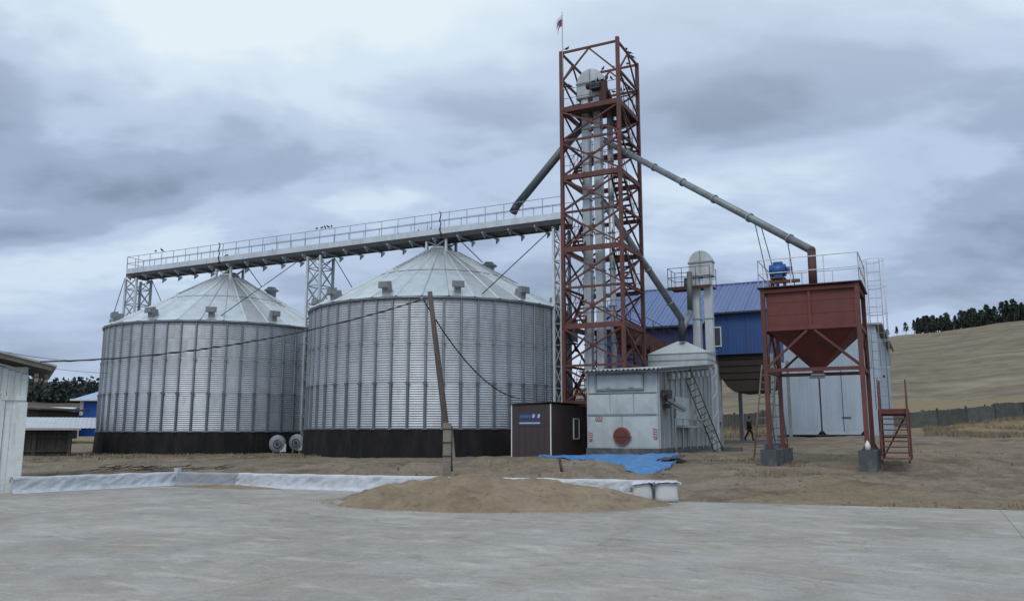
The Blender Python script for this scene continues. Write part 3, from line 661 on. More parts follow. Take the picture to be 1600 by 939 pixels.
# ================================================================ PIPES
pipe('spout_pipe', 'thick dark spout pipe slanting down-left from the tower head onto the silo gantry', [(3.75, 40.45, 17.5), (.25, 41.35, 13.35), (.05, 41.3, 12.95)], .21, [M_dpipe, M_dark], fl=9)
pr = pipe('spout_pipe', 'long grey spout pipe slanting down-right from the tower to the red hopper', [(4.75, 39.7, 16.25), (10.71, 28.5, 8.08), (10.70, 28.5, 6.6)], .145, [M_pipe, M_dkred], fl=2.35)
pipe('spout_pipe', 'grey spout pipe slanting from mid tower down to the hat-shaped dryer roof', [(4.55, 39.6, 13.1), (8.80, 41.98, 7.45), (8.82, 42.05, 6.3)], .17, [M_pipe, M_dark], fl=2.2)
pipe('spout_pipe', 'dark vertical spout pipe down the left of the small elevator', [(9.72, 43.85, 10.3), (9.66, 43.75, 8.1), (8.98, 42.4, 7.0)], .15, [M_dpipe, M_pipe], fl=2.5)
mb = MB()
for (a, b, c), q in (((9.45, 30.85, 9.72), (9.75, 30.2, 6.7)), ((9.6, 30.6, 9.55), (10.1, 30.2, 6.7)), ((10.2, 29.5, 8.85), (10.35, 29.3, 6.7))):
    mb.tube([(a, b, c), q], .018, 5)
solo('hanger_rods', mb, M_dkred, 'thin rods holding the long grey pipe above the red hopper', 'rods')

# ================================================================ HOPPER on four legs
HX, HY = 11.38, 26.5; HW, HD = 3.02, 2.75
H = thing('bunker_hopper', 'big red square hopper bunker on four tall braced legs with pyramid outlet', 'hopper', (HX, HY, 1.1), RZ)
for (x, y) in ((0, 0), (-HW, 0), (-HW, HD), (0, HD)):
    mb = MB(); mb.beam((x, y, 1.12), (x, y, 6.55), .145); mb.box(x - .17, x + .17, y - .17, y + .17, 1.10, 1.14)
    mb.poly([(x - .15, y - .01, 1.14), (x + .15, y - .01, 1.14), (x + .02, y - .01, 1.42), (x - .02, y - .01, 1.42)], (0, .02, 0)); part('leg', mb, M_rustred, H)
mb = MB(); a, b = -HW + .10, -.10; c, d = .06, HD - .06
for q in ((a, b, c, c + .02), (a, b, d - .02, d)): mb.box(q[0], q[1], q[2], q[3], 5.12, 6.56)
for q in ((a, a + .02, c + .022, d - .022), (b - .02, b, c + .022, d - .022)): mb.box(*q, 5.12, 6.56)
part('bin_wall', mb, M_redpl, H)
for x in (-HW / 2,):
    for y in (.02, HD - .02): mb = MB(); mb.box(x - .045, x + .045, y - .03, y + .04, 5.2, 6.5); part('stiffener', mb, M_redpl, H)
for z in (5.62, 6.05):
    mb = MB(); mb.box(-HW + .12, -.12, c - .006, c - .001, z - .006, z + .006); part('weld_seam', mb, M_dkred, H)
for z, h in ((5.14, .13), (6.46, .12)):
    for (p, q) in (((-HW, 0), (0, 0)), ((-HW, HD), (0, HD)), ((0, 0), (0, HD)), ((-HW, 0), (-HW, HD))):
        mb = MB(); mb.beam((*p, z), (*q, z), .10, h); part('beam', mb, M_redpl, H)
mb = MB(); mb.box(-HW - .16, .16, -.16, HD + .16, 6.565, 6.60); part('top_plate', mb, M_dkred, H)
mb = MB(); cx, cy = -HW / 2, HD / 2
top = [(a, c), (b, c), (b, d), (a, d)]; bot = [(cx - .17, cy - .17), (cx + .17, cy - .17), (cx + .17, cy + .17), (cx - .17, cy + .17)]
vs = [(x, y, 5.115) for x, y in top] + [(x, y, 3.82) for x, y in bot] + [(x, y, 3.66) for x, y in bot]
mb.add(vs, [(i, (i + 1) % 4, 4 + (i + 1) % 4, 4 + i) for i in range(4)] + [(4 + i, 4 + (i + 1) % 4, 8 + (i + 1) % 4, 8 + i) for i in range(4)] + [(8, 9, 10, 11)])
part('cone', mb, M_redpl, H)
mb = MB(); mb.box(cx - .21, cx + .21, cy - .21, cy + .21, 3.60, 3.66); mb.box(cx - .3, cx + .2, cy - .15, cy + .15, 3.52, 3.595); part('slide_gate', mb, M_grey, H)
for z, y in ((3.74, 0), (3.74, HD)):
    mb = MB(); mb.beam((-HW, y, z), (0, y, z), .09, .12); part('beam', mb, M_rustred, H)
for x in (-HW, 0): mb = MB(); mb.beam((x, 0, z), (x, HD, z), .09, .12); part('beam', mb, M_rustred, H)
for y in (0, HD):
    for x, xx in ((-HW + .05, -.12), (-.05, .12)):
        mb = MB(); mb.beam((cx + xx, y, 5.05), (x, y, 3.86), .075); part('brace', mb, M_rustred, H)
for x in (-HW, 0):
    for y0, y1 in ((.05, HD / 2 - .1), (HD - .05, HD / 2 + .1)): mb = MB(); mb.beam((x, y1, 5.05), (x, y0, 3.86), .075); part('brace', mb, M_rustred, H)
part('railing', rail_mb([(-HW - .1, HD + .1, 6.60), (-HW - .1, -.1, 6.60), (.1, -.1, 6.60), (.1, HD + .1, 6.60), (-HW - .1, HD + .1, 6.60)], .95, r=.017, step=1.0), M_white, H)
mb = MB(); mb.box(-2.92, -2.42, 1.1, 1.6, 7.1, 7.14)
for x in (-2.88, -2.46):
    for y in (1.14, 1.56): mb.beam((x, y, 6.6), (x, y, 7.1), .05)
mb.box(-2.9, -1.9, .95, 1.12, 6.9, 7.0); part('motor_stand', mb, M_rustred, H)
mb = MB(); mb.tube([(-2.95, 1.35, 7.42), (-2.40, 1.35, 7.42)], .23, 16); mb.tube([(-2.40, 1.35, 7.42), (-2.2, 1.35, 7.42)], .12, 12); mb.box(-2.8, -2.5, 1.2, 1.5, 7.14, 7.3); mb.box(-2.82, -2.5, 1.22, 1.48, 7.6, 7.72); part('drive_motor', mb, M_motor, H)
# landing, stair and caged ladder on the right side
mb = MB(); mb.box(.30, 1.22, 1.55, 3.0, 2.36, 2.44); mb.beam((.30, 1.55, 2.3), (1.22, 1.55, 2.3), .08, .2); part('landing', mb, M_rustred, H)
for x in (.33, 1.19):
    for y in (1.6, 2.95): mb = MB(); mb.beam((x, y, .75), (x, y, 2.36), .08); part('landing_post', mb, M_rustred, H)
    mb = MB(); mb.poly([(x - .012, 1.52, 2.30), (x - .012, 2.2, 2.30), (x - .012, 1.75, 3.30), (x - .012, 1.52, 3.42)], (.024, 0, 0)); part('side_plate', mb, M_redpl, H)
M_TREAD2 = (lambda m: m.box(-.39, .39, -.10, .10, -.02, .02).mesh('tread', M_rustred))(MB())
flight(H, (.78, 1.52, 2.38), (.78, .52, .74), w=.80, railm=M_rustred, tm=M_TREAD2, rise=.165)
mb = MB(); mb.beam((.36, 1.5, .8), (1.18, 1.5, 2.3), .05); mb.beam((.36, 1.5, 1.5), (1.2, 1.5, 1.5), .05); part('brace', mb, M_rustred, H)
part('railing', rail_mb([(.34, 1.6, 2.44), (.34, 2.96, 2.44), (1.18, 2.96, 2.44), (1.18, 1.6, 2.44)], 1.0, r=.016, step=.7), M_grey, H)
part('ladder', ladder_mb((.42, 2.45, 2.45), (.42, 2.45, 7.75), .42, .012), M_grey, H)
mb = MB()
for i in range(5):
    z = 3.9 + i * .97; mb.tube([(.42 + .36 * math.cos(t_), 2.80 + .36 * math.sin(t_), z) for t_ in [2 * math.pi * k / 14 for k in range(15)]], .009, 4, cap=False)
for k in range(5):
    t_ = R(-20 + k * 55); mb.tube([(.42 + .36 * math.cos(t_), 2.80 + .36 * math.sin(t_), 3.9), (.42 + .36 * math.cos(t_), 2.80 + .36 * math.sin(t_), 7.8)], .009, 4)
part('ladder_cage', mb, M_white, H)
# concrete block plinths
for x, lab in ((0, 'row of dark concrete foundation blocks under the right legs of the red hopper'), (-HW, 'row of dark concrete foundation blocks under the left legs of the red hopper')):
    w_ = tow(x, 0); t = thing('foundation_blocks', lab, 'foundation', (HX + w_[0], HY + w_[1], .35), RZ)
    y = -.36
    for k in range(5):
        l = (.9, .62, .7, .66, .74)[k]; mb = MB(); mb.box(-.27 + .01 * (k % 2), .25 + .012 * (k % 3), y + .012, y + l - .012, .28, 1.095 - .012 * (k % 2)); part('concrete_block', mb, M_cblock, t); y += l
mb = MB(); mb.lathe([(0, 1.105), (.075, 1.105), (.085, 1.25), (.06, 1.33), (.03, 1.36), (.03, 1.40), (0, 1.41)], 12)
w_ = tow(.02, -.24); solo('plastic_canister', mb, M_trim, 'small white plastic canister standing on the right foundation block of the hopper', 'canister', (HX + w_[0], HY + w_[1], 0), RZ)

# ================================================================ GRAIN DRYER
DX, DY = 5.86, 33.0; DW, DL = 3.04, 8.85
D = thing('grain_dryer', 'pale sheet-metal grain dryer housing with round red hatch and corrugated roof edge', 'dryer', (DX, DY, .72), RZ)
mb = MB(); mb.box(-DW - .05, .05, -.06, DL, .45, 1.02); part('plinth', mb, M_cblock, D)
def xpanel(x0, x1, z0, z1, dep=.035, y=0.0, split=1):
    mb = MB(); mx, mz = (x0 + x1) / 2, (z0 + z1) / 2; e = .012
    mb.add([(x0 + e, y, z0 + e), (x1 - e, y, z0 + e), (x1 - e, y, z1 - e), (x0 + e, y, z1 - e), (mx, y - dep, mz)], [(0, 1, 4), (1, 2, 4), (2, 3, 4), (3, 0, 4)])
    mb.add([(x0 + e, y, z0 + e), (x1 - e, y, z0 + e), (x1 - e, y, z1 - e), (x0 + e, y, z1 - e), (x0 + e, y + .05, z0 + e), (x1 - e, y + .05, z0 + e), (x1 - e, y + .05, z1 - e), (x0 + e, y + .05, z1 - e)], [(0, 1, 5, 4), (1, 2, 6, 5), (2, 3, 7, 6), (3, 0, 4, 7)])
    return mb
mb = MB(); mb.box(-DW, 0, .05, .9, 1.02, 4.12); part('front_wall', mb, M_dryer, D)
third = DW / 3
for i in range(3): part('embossed_panel', xpanel(-DW + i * third, -DW + (i + 1) * third, 2.38, 3.22), M_dryer, D)
for i in range(2): part('embossed_panel', xpanel(-DW + i * DW / 2, -DW + (i + 1) * DW / 2, 1.06, 2.34, .045), M_dryer, D)
for z in (2.36, 3.26): mb = MB(); mb.box(-DW, 0, -.035, .045, z - .022, z + .022); part('rail', mb, M_grey, D)
mb = MB(); mb.box(-DW, 0, -.03, .045, 1.02, 1.06); mb.box(-DW, -DW + .05, -.03, .045, 1.06, 4.10); mb.box(-.05, 0, -.03, .045, 1.06, 4.10); part('corner_trim', mb, M_dryer, D)
mb = MB(); x0, x1, z0, z1 = -2.62, -.62, 3.42, 4.0
for q in ((x0, x1, z0 - .05, z0), (x0, x1, z1, z1 + .04), (x0 - .05, x0, z0 - .05, z1 + .04), (x1, x1 + .05, z0 - .05, z1 + .04)): mb.box(q[0], q[1], -.06, .045, q[2], q[3])
part('flap_frame', mb, M_grey, D)
fl = part('flap', xpanel(x0, x1, z0, z1, .03, -.01), M_dryer, D)
for x in (-2.1, -1.1): mb = MB(); mb.box(x - .09, x + .09, -.09, -.05, z0 + .02, z0 + .07); o = part('latch', mb, M_grey, D); o.parent = fl
mb = MB(); mb.tube([(-1.53, -.115, 1.50), (-1.53, -.02, 1.50)], .36, 28); o = part('round_hatch', mb, M_hatch, D)
mb = MB(); mb.tube([(-1.53, -.13, 1.50), (-1.53, -.10, 1.50)], .29, 28); mb.box(-1.78, -1.28, -.15, -.13, 1.47, 1.53); mb.box(-1.27, -1.10, -.14, -.1, 1.43, 1.49); p_ = part('hatch_cover', mb, M_rustred, D); p_.parent = o
def chevron(x, z, w, h, s=1, y=-.062):
    mb = MB(); mb.box(x - w / 2, x + w / 2, y - .004, y + .03, z - h / 2, z + h / 2); pl = part('warning_plate', mb, mat('faded_white_plate', (.50, .50, .49), .6, 0, .1), D)
    n = 4
    for i in range(n):
        if w > h: a0 = x - w / 2 + i * w / n; pts = [(a0, y - .006, z - h / 2), (a0 + w / n * .5, y - .006, z - h / 2), (min(x + w / 2, a0 + w / n * 1.0), y - .006, z + h / 2), (a0 + w / n * .5, y - .006, z + h / 2)]
        else: a0 = z - h / 2 + i * h / n; pts = [(x - w / 2, y - .006, a0 + h / n * .5), (x - w / 2, y - .006, a0 + h / n * 1.0), (x + w / 2, y - .006, a0 + h / n * .5), (x + w / 2, y - .006, a0)]
        mb = MB(); mb.poly(pts, (0, -.004, 0)); q = part('red_stripe', mb, M_sred, D); q.parent = pl
chevron(-2.52, 2.22, .30, .15); chevron(-2.90, 1.50, .17, .34); chevron(-.12, 1.62, .17, .40)
# long side of vertical sheets and posts
y = .06
while y < DL - .1:
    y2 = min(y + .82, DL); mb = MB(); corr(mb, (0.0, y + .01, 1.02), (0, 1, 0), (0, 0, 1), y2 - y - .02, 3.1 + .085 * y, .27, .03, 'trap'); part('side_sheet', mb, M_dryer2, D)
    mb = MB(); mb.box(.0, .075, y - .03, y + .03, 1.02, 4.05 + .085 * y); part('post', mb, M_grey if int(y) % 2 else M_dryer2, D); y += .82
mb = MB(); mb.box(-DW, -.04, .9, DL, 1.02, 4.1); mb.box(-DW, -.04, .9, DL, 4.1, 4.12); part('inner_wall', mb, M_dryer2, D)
# wavy roof sheets sloping up to the rear
k = 0; x = -DW - .22
while x < .30:
    x2 = min(x + .9, .32); mb = MB(); corr(mb, (x, -.42, 4.17), (1, 0, 0), (0, 1, .088), x2 - x, DL + .42, .19, .032)
    corr(mb, (x, -.42, 4.135), (1, 0, 0), (0, 1, .088), x2 - x, DL + .42, .19, .032); part('roof_sheet', mb, M_slate, D); x += .88
mb = MB(); mb.beam((-DW - .1, -.30, 4.10), (.2, -.30, 4.10), .06, .05); mb.beam((.2, -.3, 4.06), (.2, DL, 4.06 + .088 * (DL + .3)), .05, .06); part('eave_batten', mb, M_grey, D)
for i in range(8): mb = MB(); yy = 1.4 + i * .85; mb.box(.05, .24, yy, yy + .34, 3.72 + .085 * yy, 3.98 + .085 * yy); part('sprocket_box', mb, M_dryer2, D)
# clutter fixed to the long side
mb = MB(); mb.box(.08, .40, .30, .72, 3.0, 3.35); mb.box(.08, .34, .55, .8, 2.62, 2.8); mb.tube([(.24, .3, 3.15), (.24, 0.0, 3.15)], .07, 10); part('winch', mb, M_dark, D)
mb = MB(); mb.beam((.14, .7, 3.0), (.5, 2.2, 2.6), .14, .12); mb.beam((.2, .8, 2.75), (.5, 2.1, 2.5), .06); part('bracket_arm', mb, M_grey, D)
mb = MB(); mb.box(.10, .14, 2.2, 4.3, 1.95, 3.15); mb.box(.09, .5, 2.2, 4.4, 1.86, 1.92); part('side_door', mb, M_dryer, D)
mb = rail_mb([(.45, .9, .95), (.45, 6.5, .95)], 1.25, r=.022, mids=(), step=1.1); part('side_railing', mb, M_grey, D)
mb = MB(); mb.beam((.42, 4.2, 2.35), (.42, 8.2, 1.6), .05, .18); mb.beam((.42, 4.2, 2.0), (.42, 8.2, 1.2), .04); part('stringer', mb, M_grey, D)
HT = thing('dryer_tower', 'pale square sheet-metal shaft with hat-shaped pyramid roof behind the dryer', 'shaft', (9.82, 41.0, .7), RZ)
mb = MB(); mb.box(-3.0, -.02, .02, 1.68, .6, 4.95); part('shaft_wall', mb, M_dryer, HT)
mb = MB(); mb.box(-3.06, .04, -.04, 1.74, 4.95, 5.62); part('collar', mb, M_dryer, HT)
mb = MB(); mb.box(-3.09, .07, -.07, 1.77, 4.93, 4.98); mb.box(-3.09, .07, -.07, 1.77, 5.26, 5.30); mb.box(-3.09, .07, -.07, 1.77, 5.60, 5.64); part('band', mb, M_grey, HT)
mb = MB(); v_ = [(-3.08, -.06, 5.64), (.06, -.06, 5.64), (.06, 1.76, 5.64), (-3.08, 1.76, 5.64), (-1.7, .7, 6.32), (-1.3, .7, 6.32), (-1.3, 1.0, 6.32), (-1.7, 1.0, 6.32)]
mb.add(v_, [(0, 1, 5, 4), (1, 2, 6, 5), (2, 3, 7, 6), (3, 0, 4, 7), (4, 5, 6, 7)]); part('pyramid_roof', mb, M_dryer, HT)
mb = MB(); mb.box(-.62, -.18, -.05, .0, 1.5, 3.35); part('doorway', mb, M_dark, HT)  # solid dark slab; its colour stands in for shade inside the opening
mb = MB(); mb.beam((.10, .2, .7), (.10, .2, 5.0), .09); mb.beam((.10, 1.5, .7), (.10, 1.5, 5.0), .09)
for i in range(4): mb.beam((.10, .2, 1.2 + i), (.10, 1.5, 1.7 + i), .04)
part('side_frame', mb, M_ltgal, HT)
Ld = thing('leaning_ladder', 'worn metal ladder leaning on the side of the pale dryer', 'ladder', (9.55, 38.2, .76), 0)
part('ladder_frame', (lambda m: m)(ladder_mb((0, 0, .76), (-1.72, -1.5, 4.45), .40, .028, n=14, side=(.88, 0, .42))), mat('rusty_dark_steel', (.085, .07, .062), .8, .1, .35, 5), Ld)
mb = MB(); mb.box(-.5, .4, -.3, .3, 0, .2); solo('concrete_block', mb, M_cblock, 'flat grey concrete slab lying at the foot of the leaning ladder', 'concrete block', (10.4, 39.0, .76), RZ)

# ================================================================ CABIN
K = thing('brown_cabin', 'small dark brown clad cabin with blue banner beside the silo', 'cabin', (1.60, 33.5, .62), RZ)
mb = MB(); mb.box(-1.79, 0, 0, 3.95, .55, 2.80); part('wall', mb, M_cabin, K)
for i in range(6): mb = MB(); mb.box(-1.74 + i * .288, -1.74 + (i + 1) * .288 - .008, -.012, 0.0, .62, 2.76); part('cladding_panel', mb, M_cabin, K)
for i in range(13): mb = MB(); mb.box(0.0, .012, .06 + i * .298, .06 + (i + 1) * .298 - .01, .62, 2.76); part('cladding_panel', mb, M_cabin, K)
for x, y in ((-1.80, -.02), (-.02, -.02)): mb = MB(); mb.box(x - .022, x + .022, y - .012, y + .022, .58, 2.80); part('corner_trim', mb, M_trim, K)
mb = MB(); mb.add([(-1.86, -.08, 2.80), (.08, -.08, 2.86), (.08, 4.0, 2.86), (-1.86, 4.0, 2.80), (-1.86, -.08, 2.83), (.08, -.08, 2.89), (.08, 4.0, 2.89), (-1.86, 4.0, 2.83)], [(0, 1, 2, 3), (4, 5, 6, 7), (0, 1, 5, 4), (1, 2, 6, 5), (2, 3, 7, 6), (3, 0, 4, 7)]); part('roof', mb, M_dark, K)
mb = MB(); mb.box(-1.46, -.47, -.028, -.014, 1.92, 2.46); bn = part('banner', mb, M_banner, K)
mb = MB(); mb.box(-1.44, -.49, -.033, -.029, 2.00, 2.06)
for x in (-.86, -.62): mb.poly([(x, -.033, 2.24), (x + .10, -.033, 2.24), (x + .14, -.033, 2.33), (x + .12, -.033, 2.40), (x + .03, -.033, 2.38)], (0, .004, 0))
o = part('banner_print', mb, mat('faded_print', (.42, .47, .55), .6), K); o.parent = bn
mb = MB()
for i in range(5): mb.box(-1.40 + i * .10, -1.33 + i * .10, -.033, -.029, 2.24, 2.36)
o = part('banner_print', mb, mat('faint_print', (.09, .14, .27), .6), K); o.parent = bn
mb = MB(); mb.box(.012, .05, 2.25, 2.30, 1.35, 2.25); mb.box(.012, .05, 2.85, 2.90, 1.35, 2.25); mb.box(.012, .05, 2.30, 2.85, 1.35, 1.40); mb.box(.012, .05, 2.30, 2.85, 2.20, 2.25); wf = part('window', mb, M_trim, K)
mb = MB(); mb.box(.014, .03, 2.30, 2.85, 1.40, 2.20); o = part('pane', mb, M_glass, K); o.parent = wf

# ================================================================ BLUE BUILDING, small elevator, gallery
BX, BY = 15.55, 50.0
B = thing('blue_building', 'raised blue clad building with blue ribbed roof on columns behind the dryer', 'building', (BX, BY, 1.0), RZ)
def sheets(parent, x0, x1, y, z0, z1, w, pitch, amp, m, name='wall_sheet'):
    x = x0
    while x < x1 - .02:
        x2 = min(x + w, x1); mb = MB(); corr(mb, (x, y, z0), (1, 0, 0), (0, 0, 1), x2 - x, z1 - z0, pitch, amp, 'trap'); part(name, mb, m, parent); x = x2
sheets(B, -3.35, 0, 0.0, 6.45, 9.16, 1.12, .22, .022, M_blue)
sheets(B, -10.6, -3.37, -1.35, 5.8, 8.30, 1.2, .22, .022, mat('violet_blue_cladding', (.045, .055, .165), .5, .1))
mb = MB(); mb.box(-10.5, -3.40, -1.28, .0, 5.85, 8.0); mb.box(-10.5, -.03, .06, 7.5, 6.45, 8.7); mb.box(-.05, .0, .03, 7.55, 6.4, 9.1); part('inner_wall', mb, M_blue, B)
x = -10.9
while x < .35:
    x2 = min(x + 1.1, .38); y0, z0 = (-1.75, 8.24) if x < -3.3 else (-.38, 9.06)
    if x < -3.3 < x2: x2 = -3.3
    y1 = 4.2; z1 = 9.06 + (y1 + .38) * .56; L_ = math.hypot(y1 - y0, z1 - z0); mb = MB(); corr(mb, (x, y0, z1 - (y1 - y0) * .56 if x >= -3.3 else z0), (1, 0, 0), (0, 1, .56 if x >= -3.3 else (z1 - z0) / (y1 - y0)), x2 - x, L_, .30, .035, 'trap'); part('roof_sheet', mb, M_broof, B)
    mb = MB(); corr(mb, (x, 8.6, z1 - 4.4 * .56), (1, 0, 0), (0, -1, .56), x2 - x, math.hypot(4.4, 4.4 * .56), .30, .035, 'trap'); part('roof_sheet', mb, M_broof, B); x = x2
mb = MB(); mb.box(-10.9, .4, 4.08, 4.32, 11.60, 11.68); part('ridge_cap', mb, M_broof, B)
mb = MB(); mb.box(-3.4, .36, -.40, -.34, 8.98, 9.08); mb.box(-10.9, -3.3, -1.80, -1.74, 8.14, 8.25); part('eave_trim', mb, M_dark, B)
mb = MB(); mb.poly([(.0, .0, 9.1), (.0, 8.4, 9.1), (.0, 4.2, 11.5)], (-.05, 0, 0)); mb.box(-.05, 0, 7.5, 7.55, 6.45, 9.1); part('gable', mb, M_blue, B)
mb = MB(); 
for q in ((-3.22, -3.16, 6.95, 8.22), (-2.66, -2.60, 6.95, 8.22), (-3.16, -2.66, 6.95, 7.02), (-3.16, -2.66, 8.15, 8.22)): mb.box(q[0], q[1], -.08, 0.02, q[2], q[3])
wf = part('window', mb, M_trim, B); mb = MB(); mb.box(-3.16, -2.66, -.05, .01, 7.02, 8.15); mb.box(-2.93, -2.90, -.06, .01, 7.02, 8.15); o = part('pane', mb, M_glass, B); o.parent = wf
mb = MB(); P0 = [(-2.95, 0), (.05, 0)]
mb.poly([(-2.95, .25, 6.44), (.2, .25, 6.44), (.2, .25, 4.9), (-.1, .25, 4.4), (-.4, .25, 4.2), (-2.0, .25, 4.12), (-2.4, .25, 4.45), (-2.9, .25, 5.2)], (0, 4.6, 0)); part('underslung_bin', mb, M_bunk, B)
for i in range(4): mb = MB(); mb.box(-2.9 + i * .03, .15, .19, .245, 4.9 + i * .42, 4.96 + i * .42); part('bin_rib', mb, M_bunk, B)
for x in (-2.98, .28, -6.6, -10.2):
    for y in (.55, 6.9): mb = MB(); mb.beam((x, y, .5), (x, y, 6.45), .24 if x != .28 else .2); part('column', mb, M_grey, B)
mb = MB(); mb.beam((-3.3, .55, 1.6), (-3.3, .55, 5.5), .07); mb.beam((-3.75, .3, .8), (-3.75, .3, 5.5), .07); mb.beam((-3.3, .55, 1.9), (-3.75, .3, 3.2), .05); mb.beam((-3.75, .3, 1.9), (-3.3, .55, 3.2), .05); mb.beam((-3.9, .3, 2.2), (-2.9, .3, 2.2), .1); part('access_frame', mb, M_dkred, B)

sE = elevator('bucket_elevator', 'short galvanised bucket elevator with round hood in front of the blue roof', (10.47, 44.3), (-.31, .36), .40, .45, 10.15, 1.0, .64, .75)
Pf = thing('elevator_platform', 'small railed service platform near the top of the short elevator', 'platform', (10.47, 44.3, 9.4), RZ)
mb = MB(); mb.box(-1.75, -.55, -.6, .9, 9.50, 9.56); mb.box(-.55, .62, .32, .9, 9.50, 9.56); mb.box(-.55, .62, -.6, -.32, 9.50, 9.56); mb.beam((-1.75, -.6, 9.44), (.62, -.6, 9.44), .06, .12); part('deck', mb, M_dkred, Pf)
part('railing', rail_mb([(.6, .88, 9.56), (-1.73, .88, 9.56), (-1.73, -.58, 9.56), (.6, -.58, 9.56)], 1.05, r=.018, step=.8), M_dkred, Pf)
mb = MB(); mb.tube([(-.9, .2, 9.56), (-.9, .2, 10.0)], .14, 10); mb.box(-1.0, -.75, .1, .3, 10.0, 10.15); part('motor', mb, M_dark, Pf)
Gy = thing('inclined_gallery', 'dark red inclined conveyor gallery sloping down from the tower toward the blue building', 'gallery', (5.6, 42.6, 5.2), 0)
g0, g1 = Vector((.2, 0, 6.75)), Vector((5.2, 5.2, 5.3)); 
mb = MB(); mb.beam(g0, g1, 1.0, .85); part('trough', mb, M_rustred, Gy)
for k in range(9): c = g0.lerp(g1, k / 8); mb = MB(); mb.beam(c + Vector((-.36, .36, -.32)), c + Vector((.36, -.36, -.32)), .06, .66 if k % 2 else .1); part('rib', mb, M_dkred, Gy)
part('railing', rail_mb([g0 + Vector((.4, -.4, .28)), g1 + Vector((.4, -.4, .28))], .95, r=.018, step=1.0), M_dkred, Gy)
for k in (.25, .8): c = g0.lerp(g1, k); mb = MB(); mb.beam((c.x + .4, c.y - .4, .7), (c.x + .4, c.y - .4, c.z - .2), .12); mb.beam((c.x - .4, c.y + .4, .7), (c.x - .4, c.y + .4, c.z - .2), .12); mb.beam((c.x + .4, c.y - .4, 1.2), (c.x - .4, c.y + .4, 3.4), .06); part('trestle', mb, M_rustred, Gy)

# ================================================================ PALE METAL SHED at the rear right
Sx, Sy = 26.96, 60.0
Sh = thing('metal_shed', 'tall pale blue-grey profiled metal shed with double gates behind the red hopper', 'shed', (Sx, Sy, 1.3), RZ)
sheets(Sh, -8.0, -7.1, 0, 1.36, 9.55, .9, .25, .03, M_shed); sheets(Sh, -1.2, 0, 0, 1.36, 9.55, 1.2, .25, .03, M_shed); sheets(Sh, -7.1, -1.2, 0, 6.4, 9.55, 1.18, .25, .03, M_shed)
for x0, x1 in ((-7.04, -4.22), (-4.10, -1.26)):
    gt = MB(); gt.poly([(x0 + .25, .03, 1.45), (x1 - .25, .03, 1.45), (x1, .03, 1.75), (x1, .03, 6.1), (x1 - .3, .03, 6.38), (x0 + .3, .03, 6.38), (x0, .03, 6.1), (x0, .03, 1.75)], (0, .06, 0)); g_ = part('gate_leaf', gt, M_shed, Sh)
    x = x0 + .12
    while x < x1 - .4: mb = MB(); mb.box(x, x + .09, .0, .03, 1.8, 6.1); q = part('gate_rib', mb, M_shed, Sh); q.parent = g_; x += .27
mb = MB(); mb.box(-4.22, -4.10, .06, .12, 1.4, 6.4); mb.box(-7.1, -7.04, .06, .1, 1.4, 6.4); mb.box(-1.26, -1.2, .06, .1, 1.4, 6.4); mb.box(-7.1, -1.2, .05, .1, 1.36, 1.46); part('gate_gap', mb, M_dark, Sh)
mb = MB(); mb.box(-2.62, -2.58, -.02, .02, 1.7, 6.2); mb.box(-2.7, -2.1, -.04, .01, 2.66, 2.74); part('bolt_bar', mb, M_dark, Sh)
y = .02
while y < 20:
    mb = MB(); corr(mb, (.0, y, 1.36), (0, 1, 0), (0, 0, 1), 1.25, 8.15, .25, .03, 'trap'); part('side_sheet', mb, M_shed, Sh); y += 1.25
mb = MB(); mb.add([(-8.2, -.3, 9.56), (.45, -.3, 9.50), (.45, 20.4, 9.50), (-8.2, 20.4, 9.56), (-8.2, -.3, 9.66), (.45, -.3, 9.62), (.45, 20.4, 9.62), (-8.2, 20.4, 9.66)], [(0, 1, 2, 3), (4, 5, 6, 7), (0, 1, 5, 4), (1, 2, 6, 5), (2, 3, 7, 6), (3, 0, 4, 7)]); part('roof', mb, M_slate, Sh)
mb = MB(); mb.box(.38, .47, -.3, 20.4, 9.20, 9.495); part('fascia', mb, M_dark, Sh)
mb = MB(); mb.box(-8.0, -7.95, .1, 20.2, 1.36, 9.5); mb.box(-7.95, 0, 20.1, 20.2, 1.36, 9.5); part('rear_wall', mb, M_shed, Sh)
mb = MB(); mb.box(.03, .2, 5.0, 5.3, 5.9, 6.05); part('wall_lamp', mb, M_dark, Sh)

# A-frame ladder and blue box behind the left hopper leg
SL = thing('step_ladder', 'tall pale wooden A-frame step ladder behind the left leg of the red hopper', 'ladder', (9.75, 31.2, .72), RZ)
part('front_ladder', ladder_mb((-.25, -.55, .72), (.1, 0, 4.2), .55, .03, n=13), M_oldcon, SL)
part('rear_ladder', ladder_mb((.35, .55, .72), (.12, .05, 4.2), .45, .025, n=8), M_oldcon, SL)
mb = MB(); mb.box(-.30, .30, 0, .45, 0, .58); mb.box(-.33, .33, -.03, .48, .58, .62); solo('blue_crate', mb, mat('dull_blue_paint', (.09, .14, .28), .6, 0, .15), 'dull blue box on the ground behind the left hopper leg', 'box', (9.60, 30.5, .66), RZ)
